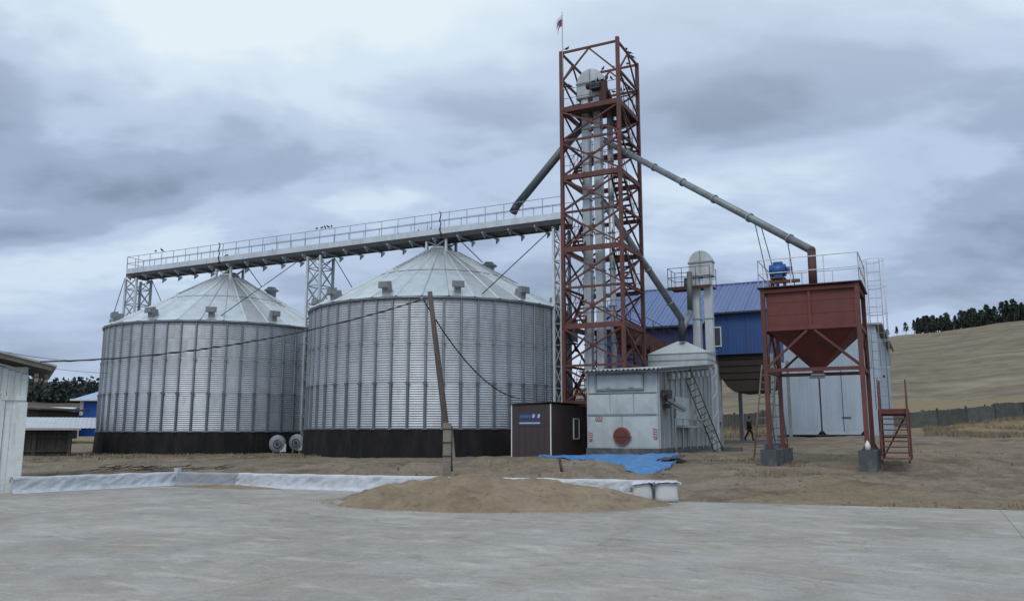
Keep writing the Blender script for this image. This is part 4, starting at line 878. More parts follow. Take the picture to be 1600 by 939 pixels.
# ================================================================ UTILITY POLE and cables
UP = thing('utility_pole', 'leaning weathered wooden utility pole strapped to a concrete stub before the right silo', 'pole', (-1.95, 25.0, .25))
mb = MB(); mb.poly([(-.13, -.11, .0), (.11, -.11, .0), (.11, .11, .0), (-.13, .11, .0)], (0, 0, 1.95)); part('concrete_stub', mb, M_oldcon, UP)
mb = MB(); mb.tube([(.06, -.0 + .17, .5), (-.02, .17, 1.5), (-.33, .15, 3.8), (-.62, .13, 6.0)], [.105, .10, .088, .075], 12); part('wooden_post', mb, M_wood, UP)
mb = MB(); mb.beam((.20, -.02, .9), (.10, .05, 1.85), .09, .07); part('wedge_plank', mb, M_oldcon, UP)
for z in (.95, 1.35, 1.75): mb = MB(); mb.poly([(-.15, -.13, z), (.14, -.13, z), (.16, .30, z), (-.17, .30, z)], (0, 0, .03)); part('wire_strap', mb, M_cable, UP)
mb = MB(); mb.tube([(-.58, .1, 5.65), (-.80, .0, 5.62), (-.86, 0, 5.72)], .018, 6); mb.lathe([(0, 5.70), (.045, 5.71), (.035, 5.76), (.05, 5.79), (0, 5.82)], 8, (-.86, 0)); part('insulator_hook', mb, M_grey, UP)
def cable(name, label, pts, r, sag):
    p, q = Vector(pts[0]), Vector(pts[1]); mb = MB(); n = 28
    P = [p.lerp(q, i / n) - p + Vector((0, 0, -sag * 4 * (i / n) * (1 - i / n))) for i in range(n + 1)]
    mb.tube(P, r, 6); 
    if r > .02:
        mb.tube([v + Vector((.018 * math.cos(i * 2.2), .01, .018 * math.sin(i * 2.2))) for i, v in enumerate(P)], r * .7, 5)
    return solo(name, mb, M_cable, label, 'cable', tuple(p))
cable('overhead_cable', 'thick twisted black cable from the left shed roof to the leaning pole top', ((-13.1, 22.6, 3.60), (-2.83, 25.0, 5.72)), .022, .42)
cable('overhead_cable', 'black cable sagging right from the leaning pole top to the brown cabin', ((-2.75, 25.0, 5.72), (.3, 34.2, 3.05)), .022, .65)
cable('overhead_cable', 'thin wire over the left shed roof running behind the left silo', ((-16, 22.0, 4.35), (-21.5, 42, 5.3)), .011, .25)
cable('overhead_cable', 'second thin wire low over the roofs at the far left', ((-30, 40.0, 6.2), (-20.5, 41.5, 4.6)), .011, .3)

# ================================================================ LEFT WHITE SHED
LX, LY = -13.78, 23.3
LS = thing('white_shed', 'whitewashed plank shed with slate roof and rafter ends at the left edge', 'shed', (LX, LY, 0), R(31))
x = -.02; k = 0; random.seed(3)
while x > -6:
    w = .155 + .02 * random.random()
    if not (-3.2 < x - w and x < -.62): zlo = -.05
    else: zlo = 2.72
    mb = MB(); dy = .008 * random.random(); mb.box(x - w + .006, x, -.03 - dy, .0, zlo, 3.28 + .30 * min(1, -x / 1.0) * 1.0 if x > -1 else 3.58 + .0); part('plank', mb, M_wplank, LS); x -= w
x = -.66; 
while x > -2.2:
    mb = MB(); mb.box(x - .17, x - .008, .02, .05, .0, 2.70); part('door_plank', mb, M_wplank, LS); x -= .175
mb = MB(); mb.box(-.62, -.52, -.07, .03, -.02, 2.72); mb.box(-.62, -.02, -.085, -.034, 2.56, 2.68); mb.box(-.20, .03, -.10, -.034, -.05, 2.50); mb.box(-2.6, -.52, -.06, .03, 2.72, 2.80); part('door_frame', mb, M_wplank, LS)
mb = MB(); mb.box(-.73, -.67, -.01, .025, .9, 1.2); mb.box(-.73, -.67, -.01, .025, 1.9, 2.2); part('hinge', mb, M_dark, LS)
mb = MB(); mb.box(-.02, .0, 0.0, 6, -.05, 3.25); mb.box(-6, 0, 5.9, 6, -.05, 3.5); mb.box(-6, -.03, .06, .10, -.05, 3.5); part('rear_wall', mb, M_wplank, LS)
mb = MB(); mb.add([(.66, -.55, 3.50), (-7, -.55, 5.35), (-7, 6.5, 5.35), (.66, 6.5, 3.50), (.66, -.55, 3.55), (-7, -.55, 5.40), (-7, 6.5, 5.40), (.66, 6.5, 3.55)], [(0, 1, 2, 3), (4, 5, 6, 7), (0, 1, 5, 4), (1, 2, 6, 5), (2, 3, 7, 6), (3, 0, 4, 7)]); part('roof', mb, M_slate, LS)
for i in range(5):
    y = -.45 + i * 1.2; mb = MB(); mb.beam((.55, y, 3.455), (-3, y, 4.31), .06, .12); part('rafter', mb, M_oldcon, LS)
for z, y0 in ((3.12, -.55), (3.26, -.35)): mb = MB(); mb.beam((.18, y0, z), (.18, 5, z), .1, .1); mb.beam((.42, y0 + .1, z - .02), (.42, 5, z - .02), .08, .08); part('beam_end', mb, M_oldcon, LS)
mb = MB(); mb.poly([(-6, .02, 3.58), (-1.0, .02, 3.58), (-.0, .02, 3.40), (-6, .02, 4.9)], (0, .03, 0)); part('gable_board', mb, M_wplank, LS)

# ================================================================ FILM-COVERED LOW WALL
def film_run(t, P, Q, h0, h1, m, seed, n=90):
    P, Q = Vector((*P, 0)), Vector((*Q, 0)); d = (Q - P); L_ = d.length; d.normalize(); nn = Vector((d.y, -d.x, 0))
    if nn.y > 0: nn = -nn
    prof = [(-.30, .0), (-.16, .02), (-.115, .10), (-.10, .2), (-.095, .3), (-.09, .40), (-.07, .455), (.0, .475), (.10, .465), (.14, .38), (.15, .2), (.17, 0)]
    def fn(a, b):
        s = a * L_; j = b * (len(prof) - 1); i = min(int(j), len(prof) - 2); f = j - i; o = prof[i][0] * (1 - f) + prof[i + 1][0] * f; z = prof[i][1] * (1 - f) + prof[i + 1][1] * f
        h = (h0 + (h1 - h0) * a) / .475; z *= h
        w = .03 * noise.noise((s * 1.3 + z * 2.2, z * 3, seed)) + .035 * noise.noise((s * 4.2 - z * 6, z * 4, seed + 3)) + .022 * abs(noise.noise((s * 11 + z * 14, z * 9, seed)))
        z += .022 * noise.noise((s * 1.7, 7, seed)) * (z > .2)
        if b < .12: w *= 1.6
        return P + d * s - nn * o * 1.0 + nn * w * .8 * (0.4 if z > .44 else 1) + Vector((0, 0, max(.004, z)))
    mb = MB(); mb.grid(int(L_ * 22), 40, fn); return part('film_sheet', mb, m, t)
FW = thing('low_film_wall', 'short low wall wrapped in white plastic film running from the left shed to the corner post', 'low wall', (-13.85, 23.05, 0))
ZB[FW.name] = 0
def off(o, pts): return [(x - o.location.x, y - o.location.y) for x, y in pts]
a, b = off(FW, [(-13.85, 23.05), (-10.81, 26.83)]); film_run(FW, a, b, .45, .41, M_film, 1)
mb = MB(); mb.beam((.1, .25, .05), (2.95, 3.9, .05), .14, .28); part('curb', mb, M_oldcon, FW)
FP = MB(); FP.box(-.07, .09, -.07, .07, 0, .54); solo('corner_post', FP, M_film, 'white film-wrapped corner post where the two low film walls meet', 'post', (-10.78, 26.80, 0), RZ)
FW2 = thing('low_film_wall', 'long low wall wrapped in plastic film passing behind the grain pile', 'low wall', (-10.7, 26.75, 0))
P0, P1 = Vector((-10.7, 26.75)), Vector((4.05, 20.60))
def on(t_): v = P0.lerp(P1, t_); return (v.x, v.y)
for (t0, t1, m, sd) in ((0, .155, M_gfilm, 11), (.150, .42, M_film, 15), (.415, .70, M_film, 19), (.695, 1.0, M_film, 23)):
    a, b = off(FW2, [on(t0), on(t1)]); film_run(FW2, a, b, .41 + .09 * t0, .41 + .09 * t1, m, sd)
e_ = Vector(off(FW2, [on(1.0)])[0]); mb = MB(); mb.poly([(e_.x - .06, e_.y - .12, 0), (e_.x + .04, e_.y + .16, 0), (e_.x + .04, e_.y + .16, .47), (e_.x - .06, e_.y - .12, .49)], (.035, -.012, 0)); part('end_board', mb, M_film, FW2)
mb = MB(); mb.beam((.2, -.05, .15), (e_.x - .2, e_.y + .06, .15), .14, .3); part('curb', mb, M_oldcon, FW2)

# ================================================================ GRAIN PILE
pd = Vector((7.35, -1.45)).normalized(); pc = Vector((-.50, 20.1)); pn = Vector((-pd.y, pd.x))
def pile_fn(a, b):
    u = (a - .5) * 2; v = (b - .5) * 2; u += .03 * noise.noise((a * 9, b * 7, 4)); v += .05 * noise.noise((a * 12, b * 5, 6))
    # elliptical mound, long axis along the low wall
    s = u * 4.9; q = v * 2.85; r = math.hypot(u * 1.22, v * 1.22)
    ang = math.atan2(v, u); edge_ = 1 + .05 * math.sin(ang * 3 + 1) + .03 * math.sin(ang * 7) + .05 * noise.noise((math.cos(ang) * 2, math.sin(ang) * 2, 1))
    k = max(0, 1 - (r / edge_)); h = .66 * (1 - math.exp(-1.5 * k)) / .777 * (1 - .22 * max(0, u) - .12 * u)
    h *= 1 + .22 * noise.noise((s * .8, q * .9, 2)); 
    h += (.085 * noise.noise((s * 1.9, q * 2.4, 5)) + .06 * noise.noise((s * 4.6, q * 5.5, 8)) + .016 * noise.noise((s * 11, q * 12, 3))) * min(1, k * 6)
    for (cx_, cy_, rr, dd) in ((.9, -.7, .45, .08), (-1.6, -.6, .4, .07), (.3, -.2, .5, .05), (2.0, -.4, .4, .06), (-.8, -1.0, .35, .05)):
        d2 = ((s - cx_) ** 2 + (q - cy_) ** 2) / rr ** 2; h -= min(1, k * 4) * (dd * math.exp(-d2)) - min(1, k * 4) * dd * .8 * math.exp(-((s - cx_) ** 2 + (q - cy_ + rr * .9) ** 2) / rr ** 2)
    w = pc + pd * s + pn * q
    return (w.x - pc.x, w.y - pc.y, max(-.01, h) if k > 0 else -.02)
mb = MB(); mb.grid(260, 150, pile_fn)
def grain_mat():
    m = bpy.data.materials.new('grain_chaff'); m.use_nodes = True; t = m.node_tree; L = t.links.new; b = t.nodes['Principled BSDF']; b.inputs['Roughness'].default_value = .9; b.inputs['Specular IOR Level'].default_value = .2
    tc = N(t, 'ShaderNodeTexCoord')
    def nz(sc, d=6): n = N(t, 'ShaderNodeTexNoise', i_Scale=sc, i_Detail=float(d), i_Roughness=.65); L(tc.outputs['Object'], n.inputs[0]); return n.outputs[0]
    c = ramp(t, nz(1.2), [(.3, (.165, .125, .085)), (.5, (.235, .182, .127)), (.7, (.29, .232, .168))], 'LINEAR')
    c = mixc(t, ramp(t, nz(4.5), [(.55, g3(0)), (.68, g3(.55))], 'LINEAR'), c, (.105, .078, .055))
    c = mixc(t, 1.0, c, ramp(t, nz(60, 3), [(.3, g3(.75)), (.7, g3(1.22))], 'LINEAR'), 'MULTIPLY'); L(c, b.inputs['Base Color'])
    bp = N(t, 'ShaderNodeBump'); bp.inputs['Strength'].default_value = .6; bp.inputs['Distance'].default_value = .02; L(mth(t, 'ADD', nz(60, 3), nz(9)), bp.inputs['Height']); L(bp.outputs[0], b.inputs['Normal']); return m
GM = grain_mat()
solo('grain_pile', mb, GM, 'broad low heap of brown grain chaff on the concrete before the low film wall', 'pile', (pc.x, pc.y, 0))
mb = MB(); mb.grid(60, 24, lambda a, b: ((a - .5) * 4.4, (b - .5) * 1.1 - (a - .5) * 1.6, .10 * max(0, 1 - math.hypot((a - .5) * 2.1, (b - .5) * 2.1)) * (1 + .5 * noise.noise((a * 9, b * 5, 1))) - .004))
solo('chaff_spill', mb, GM, 'thin spill of chaff at the foot of the film wall near the corner post', 'pile', (-8.8, 25.55, 0))

mb = MB(); random.seed(51)
for i in range(7000):
    a = random.uniform(0, 6.28); k = .98 + abs(random.gauss(0, .09)); w = pc + pd * (4.0 * k * math.cos(a)) + pn * (2.33 * k * math.sin(a)); u_, v_ = tol(w.x, w.y)
    if v_ > edge(u_) - .1: continue
    s_ = random.uniform(.006, .014); b_ = random.uniform(0, 3.14); c_, d_ = math.cos(b_) * s_, math.sin(b_) * s_
    mb.add([(w.x - c_, w.y - d_, .003), (w.x + d_ * .5, w.y - c_ * .5, .012), (w.x + c_, w.y + d_, .004), (w.x - d_ * .5, w.y + c_ * .5, .014)], [(0, 1, 2, 3)])
solo('loose_chaff', mb, mat('pale_chaff', (.27, .215, .15), .9, 0, .3, 20), 'loose chaff scattered on the concrete round the grain heap', 'chaff', kind='stuff')
# ================================================================ SACKS
def sack(x, y, w, h, label, seed):
    t = thing('white_sack', label, 'sack', (x, y, 0), R(-8 + seed * 3), 'white sacks against the film wall'); mb = MB(); n = 28
    prof = [(.0, 0), (.80, .0), (.98, .06), (1.0, .2), (.97, .45), (.93, .7), (.86, .88), (.72, .97), (.35, 1.0), (0, 1.0)]
    vs = []
    for j, (r, z) in enumerate(prof):
        for i in range(n):
            a = 2 * math.pi * i / n; ex = .55; ca, sa = math.cos(a), math.sin(a); rx = math.copysign(abs(ca) ** ex, ca) * r * w / 2; ry = math.copysign(abs(sa) ** ex, sa) * r * w * .34
            k = 1 + .08 * noise.noise((ca * 2 + seed, sa * 2, z * 4)); vs.append((rx * k, ry * k, z * h + .03 * noise.noise((ca * 2, sa * 2, seed))))
    mb.add(vs, [(j * n + i, j * n + (i + 1) % n, (j + 1) * n + (i + 1) % n, (j + 1) * n + i) for j in range(len(prof) - 1) for i in range(n)], True); part('sack_body', mb, M_sack, t)
    mb = MB(); mb.grid(22, 14, lambda a, b: ((a - .5) * w * 1.12 + .03 * math.sin(b * 9), (b - .5) * w * .9, h + .015 + .03 * noise.noise((a * 4, b * 4, seed)) - .5 * max(0, abs(a - .5) - .42) - (.25 if seed % 2 else .15) * max(0, .16 - b) * (1 + .5 * math.sin(a * 5 + seed))))
    part('film_flap', mb, M_film, t); return t
sack(3.22, 20.62, .50, .46, 'left of the two white sacks standing at the right end of the film wall', 1)
sack(3.78, 20.42, .56, .48, 'right one of the two white sacks beside the end board of the film wall', 2)

# ================================================================ TARPAULIN
TP = [(0.95, 33.2), (2.2, 33.0), (3.1, 32.6), (4.6, 32.2), (5.9, 32.3), (6.55, 32.9), (6.3, 31.0), (5.2, 27.3), (4.2, 24.9), (3.75, 25.3), (3.3, 27.5), (2.75, 30.2), (1.9, 32.0)]
up_ = [TP[0], TP[1], TP[2], TP[3], TP[4], TP[5], TP[6]]; lo_ = [TP[0], TP[12], TP[11], TP[10], TP[9], TP[8], TP[7], TP[6]]
def pl_(P, t_):
    d = [0]
    for a, b in zip(P, P[1:]): d.append(d[-1] + math.dist(a, b))
    s = t_ * d[-1]
    for i in range(len(P) - 1):
        if s <= d[i + 1] or i == len(P) - 2: f = (s - d[i]) / (d[i + 1] - d[i]); return P[i][0] + (P[i + 1][0] - P[i][0]) * f, P[i][1] + (P[i + 1][1] - P[i][1]) * f
def tarp_fn(a, b):
    p, q = pl_(up_, a), pl_(lo_, a); x, y = p[0] + (q[0] - p[0]) * b, p[1] + (q[1] - p[1]) * b
    w = .08 + .05 * abs(noise.noise((x * 1.4, y * .9, 3))) + .035 * abs(noise.noise((x * 5, y * 3, 6))) - .08 * (min(a, b, 1 - a, 1 - b) < .012) + (.10 * abs(noise.noise((x * 3, y * 2, 8))) if a > .75 else 0)
    return (x, y, ground(x, y) * .35 + gz(x, y) * .65 + w)
mb = MB(); mb.grid(110, 46, tarp_fn); solo('blue_tarpaulin', mb, M_tarp, 'crumpled bright blue tarpaulin spread on the dirt in front of the dryer', 'tarpaulin')
mb = MB(); mb.grid(20, 8, lambda a, b: (5.0 + a * 1.2 + .2 * b, 28.9 + a * 1.7 - b * .5, gz(5.0 + a * 1.2, 28.9 + a * 1.7) + .16 + .1 * noise.noise((a * 5, b * 4, 2)))); solo('dark_rag', mb, M_cabin, 'small dark rag on the right end of the blue tarpaulin', 'rag')
mb = MB(); mb.tube([(0, 0, -.1), (-.08, .1, .42)], .045, 7); solo('dark_stake', mb, M_dark, 'short dark stake stuck in the spoil bank below the blue tarpaulin', 'stake', (1.55, 25.5, gz(1.55, 25.5)))

# ================================================================ BLOWERS by the silos
def blower():
    t = thing('silo_blower', 'pale round blower left of the pair in the gap between the silos', 'blower', (-12.75, 45.0, .45), R(10), 'round blowers at the silo feet'); t.scale = (.85, .85, .9); mb = MB()
    mb.lathe([(.10, -.2), (.42, -.2), (.52, -.12), (.54, .0), (.52, .12), (.42, .2), (.10, .2)], 28); mb.v = [(x, z, y + 1.08) for x, y, z in mb.v]; part('scroll_housing', mb, mat('dull_blower_paint', (.22, .25, .28), .6, .2, .15, 3), t)
    mb = MB(); mb.lathe([(.22, -.24), (.26, -.24), (.26, -.2), (.22, -.2)], 20); mb.v = [(x, z, y + 1.08) for x, y, z in mb.v]; mb.tube([(0, -.23, 1.08), (0, .45, 1.08)], .12, 12); part('inlet_ring', mb, M_dark, t)
    mb = MB(); mb.box(.15, .54, -.18, .18, .62, 1.08); part('outlet', mb, M_ltgal, t)
    for x in (-.28, .28): mb = MB(); mb.beam((x, -.15, .42), (x * .6, -.1, .8), .07); mb.beam((x, .2, .42), (x * .6, .1, .8), .07); part('foot', mb, M_grey, t)
    return t
bl = blower(); index_kids()
for x, y, rz, lab in ((-11.95, 46.0, -10, 'round blower right beside the base of the right silo, right of its pair'),):
    c = copy_tree(bl); c.location = (x, y, .5); c.rotation_euler = (0, 0, R(rz)); c['label'] = lab; c.scale = (.85, .85, .9)

# ================================================================ FAR LEFT SHEDS AND HOUSES
L1 = thing('plank_shed', 'long low dark plank shed with pale metal roof behind the white shed', 'shed', (-24.6, 40.2, .45), R(27))
L1.scale = (1, 1, .88)
x = -9.0; random.seed(11)
while x < 2.75:
    w = .20 + .05 * random.random(); mb = MB(); mb.box(x, x + w - .012, -.02 - .015 * random.random(), .01, .42 + .05 * random.random(), 2.02); part('plank', mb, M_dplank, L1); x += w
for x in (-6, -3.4, -.6, 1.2, 2.72): mb = MB(); mb.box(x - .08, x + .08, -.12, -.04, .4, 2.02); part('post', mb, M_dplank, L1)
mb = MB(); mb.box(-.6, 2.8, -.10, -.04, .72, .84); mb.box(-9, 2.8, -.10, -.04, 1.5, 1.6); part('rail', mb, M_dplank, L1)
mb = MB(); mb.box(-9, 2.7, 3.9, 4.0, .4, 2.6); mb.box(2.70, 2.76, .02, 3.9, .4, 2.0); part('rear_wall', mb, M_dplank, L1)
x = -9.3
while x < 3.1:
    mb = MB(); corr(mb, (x, -.45, 2.04), (1, 0, 0), (0, 1, .145), .94, 4.7, .20, .008); part('roof_sheet', mb, mat('pale_roof_metal', (.46, .50, .53), .5, .2, .1, 1), L1); x += .94
mb = MB(); mb.box(-9.3, 3.2, -.48, -.44, 1.93, 2.05); part('eave_board', mb, M_slate, L1)
H1 = thing('blue_house', 'small bright blue house with pale blue hipped roof beyond the plank shed', 'house', (-40.1, 80.0, 1.8), R(6))
mb = MB(); mb.box(-1.8, 4.0, 0, 5, 1.2, 4.75); part('wall', mb, mat('bright_blue_wall', (.015, .10, .42), .6, 0, .06, 1), H1)
mb = MB(); mb.add([(-2.5, -.7, 4.70), (4.7, -.7, 4.70), (4.7, 5.7, 4.70), (-2.5, 5.7, 4.70), (-.2, 2.5, 5.95), (2.5, 2.5, 5.95)], [(0, 1, 5, 4), (1, 2, 5), (2, 3, 4, 5), (3, 0, 4), (0, 1, 2, 3)]); part('roof', mb, mat('pale_blue_roof', (.30, .42, .58), .5, .1, .06, 1), H1)
mb = MB(); mb.box(-2.55, 4.75, -.76, -.71, 4.60, 4.78); part('fascia', mb, M_trim, H1)
mb = MB(); mb.box(-1.87, -1.55, -.06, .0, 3.2, 4.6); part('corner_board', mb, M_trim, H1)
mb = MB(); mb.add([(-3.2, 0, 2.2), (1.2, 0, 2.2), (1.2, 6, 2.2), (-3.2, 6, 2.2), (-3.2, 0, 3.35), (1.2, 0, 3.25), (1.2, 3, 3.7), (-3.2, 3, 3.75), (1.2, 6, 3.2), (-3.2, 6, 3.2)], [(0, 1, 5, 4), (4, 5, 6, 7), (7, 6, 8, 9), (1, 2, 8, 6, 5), (0, 4, 7, 9, 3), (2, 3, 9, 8)])
solo('white_roofed_shed', mb, mat('white_membrane', (.70, .72, .74), .5, 0, .05), 'low white covered shed just left of the small blue house', 'shed', (-43.5, 77.5, .3), R(4))
OB = thing('old_barn', 'dark weathered barn with sloping roof seen over the pale shed roof at the far left', 'barn', (-44.5, 74, 2), R(-12))
mb = MB(); mb.box(-8, 2.2, 0, 5, 1, 3.5); part('wall', mb, M_dplank, OB)
mb = MB(); mb.add([(-8.5, -.6, 4.35), (2.9, -.6, 3.55), (2.9, 5.6, 3.55), (-8.5, 5.6, 4.35), (-8.5, -.6, 4.5), (2.9, -.6, 3.7), (2.9, 5.6, 3.7), (-8.5, 5.6, 4.5)], [(0, 1, 2, 3), (4, 5, 6, 7), (0, 1, 5, 4), (1, 2, 6, 5), (2, 3, 7, 6), (3, 0, 4, 7)]); mb.poly([(-8, .02, 3.5), (2.2, .02, 3.5), (-8, .02, 4.3)], (0, .05, 0)); part('roof', mb, M_dplank, OB)
mb = MB(); mb.tube([(0, 0, 0), (0.1, 0, 8.5)], [.13, .09], 8); mb.beam((-.8, 0, 7.6), (.9, 0, 7.6), .1); solo('distant_pole', mb, M_wood, 'distant bare utility pole left of the blue house', 'pole', (-58, 118, gz(-58, 118)))
# twig litter near the left shed
mb = MB(); random.seed(5)
for i in range(46):
    x, y = random.uniform(-2.2, 2.2), random.uniform(-.5, .5); a = random.uniform(-.6, .6); l = random.uniform(.2, .6); z = random.uniform(.02, .16)
    mb.tube([(x, y, z), (x + l * math.cos(a), y + l * math.sin(a), z + random.uniform(-.02, .12))], .012, 4)
solo('brush_heap', mb, M_dplank, 'low heap of dark twigs on the dirt behind the short film wall', 'twigs', kind='stuff', loc=(-12.6, 29.5, gz(-12.6, 29.5) - .02))

# ================================================================ FENCE at the rear right
F = thing('plank_fence', 'long grey weathered plank fence across the foot of the hill', 'fence', (22.0, 85.0, 2.2), 0)
random.seed(21); x = -14.0
boards = 0
while x < 46:
    pw = 3.0; mb = MB(); xx = x
    while xx < x + pw - .01:
        w = .15 + .03 * random.random(); y = .004 * xx; h = random.uniform(-.05, .05) + (.18 if x > 26 else 0); g = gz(22.0 + xx, 85.0 + y)
        mb.box(xx, xx + w - .015, y - .012, y + .012, g - .05, g + 1.62 + h + .25 * (noise.noise((x, 0, 0)))); xx += w
    part('fence_panel', mb, mat('grey_fence_board', (.085, .090, .088), .9, 0, .3, 2, rnd=.2), F)
    g = gz(22 + x, 85); mb = MB(); mb.box(x - .08, x + .08, .05, .2, g - .1, g + 1.8); part('post', mb, M_dplank, F); x = x + pw
mb = MB()
mb.beam((-4, .06, 3.2), (10, .06, 3.3), .04, .1); part('rail', mb, M_dplank, F)
CR_ = thing('cattle_rack', 'dark timber rack standing on the slope behind the plank fence', 'rack', (56.5, 96.0, gz(56.5, 96.0)), R(5))
zz = gz(56.5, 96) + .9
for x in (-1.3, -.4, .5, 1.3): mb = MB(); mb.beam((x, 0, zz - 1.1), (x, 0, zz + 1.4), .12); part('post', mb, M_dplank, CR_)
for z in (.6, 1.1): mb = MB(); mb.beam((-1.4, 0, zz + z), (1.4, 0, zz + z + .05), .10); part('rail', mb, M_dplank, CR_)

# ================================================================ GRASS
mb = MB(); random.seed(31)
def tuft(x, y, h, n):
    g = gz(x, y)
    for _ in range(n):
        a = random.uniform(0, 6.28); bx, by = x + random.gauss(0, .12), y + random.gauss(0, .12); w = random.uniform(.012, .03); l = h * random.uniform(.6, 1.2); dx, dy = math.cos(a), math.sin(a)
        lean = random.uniform(.1, .5) * l; mb.add([(bx - dy * w, by + dx * w, g - .02), (bx + dy * w, by - dx * w, g - .02), (bx + dx * lean, by + dy * lean, g + l)], [(0, 1, 2)])
for i in range(5200):
    y = random.uniform(62, 84); x = random.uniform(.50, .80) * y
    if noise.noise((x * .12, y * .18, 3)) + (y - 72) * .03 > -.05: tuft(x, y, random.uniform(.15, .5), 7)
for i in range(700): y = random.uniform(66, 84); tuft(random.uniform(.24, .36) * y, y, random.uniform(.2, .5), 6)
for i in range(500):
    x, y = random.uniform(6.8, 10), random.uniform(25, 31)
    if noise.noise((x * .5, y * .5, 7)) > .05: tuft(x, y, random.uniform(.04, .10), 6)
for i in range(500):
    x = random.uniform(-22, -9); y = random.uniform(37, 42.2); tuft(x, y, random.uniform(.06, .16), 6)
for i in range(150):      # scruffy weeds along the edge of the concrete
    u = random.uniform(-5, 9) if i % 3 else random.uniform(-20, 12); v = edge(u) + abs(random.gauss(0, .35)) + .15; x, y = tow(u, v)
    if noise.noise((x * .9, y * .9, 12)) > -.05: tuft(x, y, random.uniform(.03, .10), 7)
for i in range(260):
    x, y = random.uniform(6.5, 24), random.uniform(24, 45)
    if noise.noise((x * .35, y * .35, 17)) > .12: tuft(x, y, random.uniform(.03, .12), 6)
solo('dry_grass', mb, M_strw, 'dry straw-coloured weeds in front of the far plank fence', 'grass', kind='stuff')
# small stones and clods
mb = MB(); random.seed(41)
for i in range(1500):
    y = random.uniform(18.5, 36); x = random.uniform(-.60, .66) * y; u, v = tol(x, y)
    if v < edge(u) + .15: continue
    r = random.uniform(.015, .05) * (1.5 if random.random() < .08 else 1); g = gz(x, y); vs = [(x + r * random.uniform(.6, 1.2) * a, y + r * random.uniform(.6, 1.2) * b, g + r * .5 * c) for a, b, c in ((1, 0, 0), (0, 1, 0), (-1, 0, 0), (0, -1, 0), (0, 0, 1.3), (0, 0, -.6))]
    mb.add(vs, [(0, 1, 4), (1, 2, 4), (2, 3, 4), (3, 0, 4), (1, 0, 5), (2, 1, 5), (3, 2, 5), (0, 3, 5)])
solo('dirt_clods', mb, mat('clod', (.16, .13, .10), .95, 0, .3, 3), 'scattered small stones and clods on the dirt yard', 'stones', kind='stuff')

# ================================================================ PINE TREES on the ridge
def tree_meshes(seed):
    random.seed(seed); mb = MB(); H_ = 10; n = 260; round_ = seed % 2
    for i in range(n):
        t_ = random.random() ** .8; z = H_ * (.30 + .68 * t_); rad = (2.6 * (1 - ((t_ - .35) / .75) ** 2) if round_ else 2.4 * (1 - t_) ** .7 + .3); a = random.uniform(0, 6.28); r = max(.1, rad) * math.sqrt(random.random()) * (.75 + .5 * noise.noise((math.cos(a) * 1.3, math.sin(a) * 1.3, z * .35 + seed)))
        c = Vector((r * math.cos(a), r * math.sin(a), z)); s = random.uniform(.28, .62)
        for k in range(2):
            d1 = Vector((random.gauss(0, 1), random.gauss(0, 1), random.gauss(0, .6))).normalized() * s; d2 = Vector((random.gauss(0, 1), random.gauss(0, 1), random.gauss(0, .6))).normalized() * s
            mb.add([c - d1, c + d2, c + d1, c - d2 * .8], [(0, 1, 2, 3)])
    crown = mb.mesh('crown', M_needle); mb = MB(); mb.tube([(0, 0, -.8), (.05, 0, 4), (.1, .05, 9.2)], [.22, .16, .05], 7)
    for k in range(7): a = random.uniform(0, 6.28); z = random.uniform(3, 8); mb.tube([(0.05, 0, z), (1.4 * math.cos(a), 1.4 * math.sin(a), z + .5)], [.06, .02], 4)
    return crown, mb.mesh('trunk', M_bark)
TMS = [tree_meshes(s) for s in (1, 2, 3, 4)]
random.seed(77)
def pine(x, y, h, label, k):
    t = bpy.data.objects.new('pine_tree', None); COL.objects.link(t); t.location = (x, y, gz(x, y) - .2); s = h / 10; t.scale = (s * random.uniform(.9, 1.15), s, s); t.rotation_euler = (0, 0, random.uniform(0, 6.28))
    tag(t, label, 'tree', 'pines along the right-hand ridge')
    for nm, me in zip(('crown', 'trunk'), TMS[k % 4]): o = bpy.data.objects.new(nm, me); COL.objects.link(o); o.parent = t
LONE = [(.4635, 4.2, 'smallest lone pine left of all others on the right-hand ridge line'), (.475, 5.0, 'second lone pine from the left on the right-hand ridge line')]
for i, (t_, h, lab) in enumerate(LONE): y = 395; pine(t_ * y, y, h, lab, i)
ORD = 'first second third fourth fifth sixth seventh eighth ninth tenth eleventh twelfth thirteenth fourteenth fifteenth sixteenth seventeenth eighteenth nineteenth twentieth'.split()
for i in range(20):       # front edge of the wood
    t_ = .488 + i * .0085 + random.uniform(-.002, .002); y = 392 + random.uniform(-3, 3) - i * .6
    pine(t_ * y, y, random.uniform(5.2, 7.2) + i * .26, ORD[i] + ' pine from the left in the front edge of the wood on the ridge', i)
for i in range(110):
    t_ = .496 + .17 * random.random() ** .8; y = 392 + random.uniform(3, 34); pine(t_ * y, y, random.uniform(6.5, 9.5) + (t_ - .5) * 28, 'dark pine deeper inside the wood along the right-hand ridge', i)
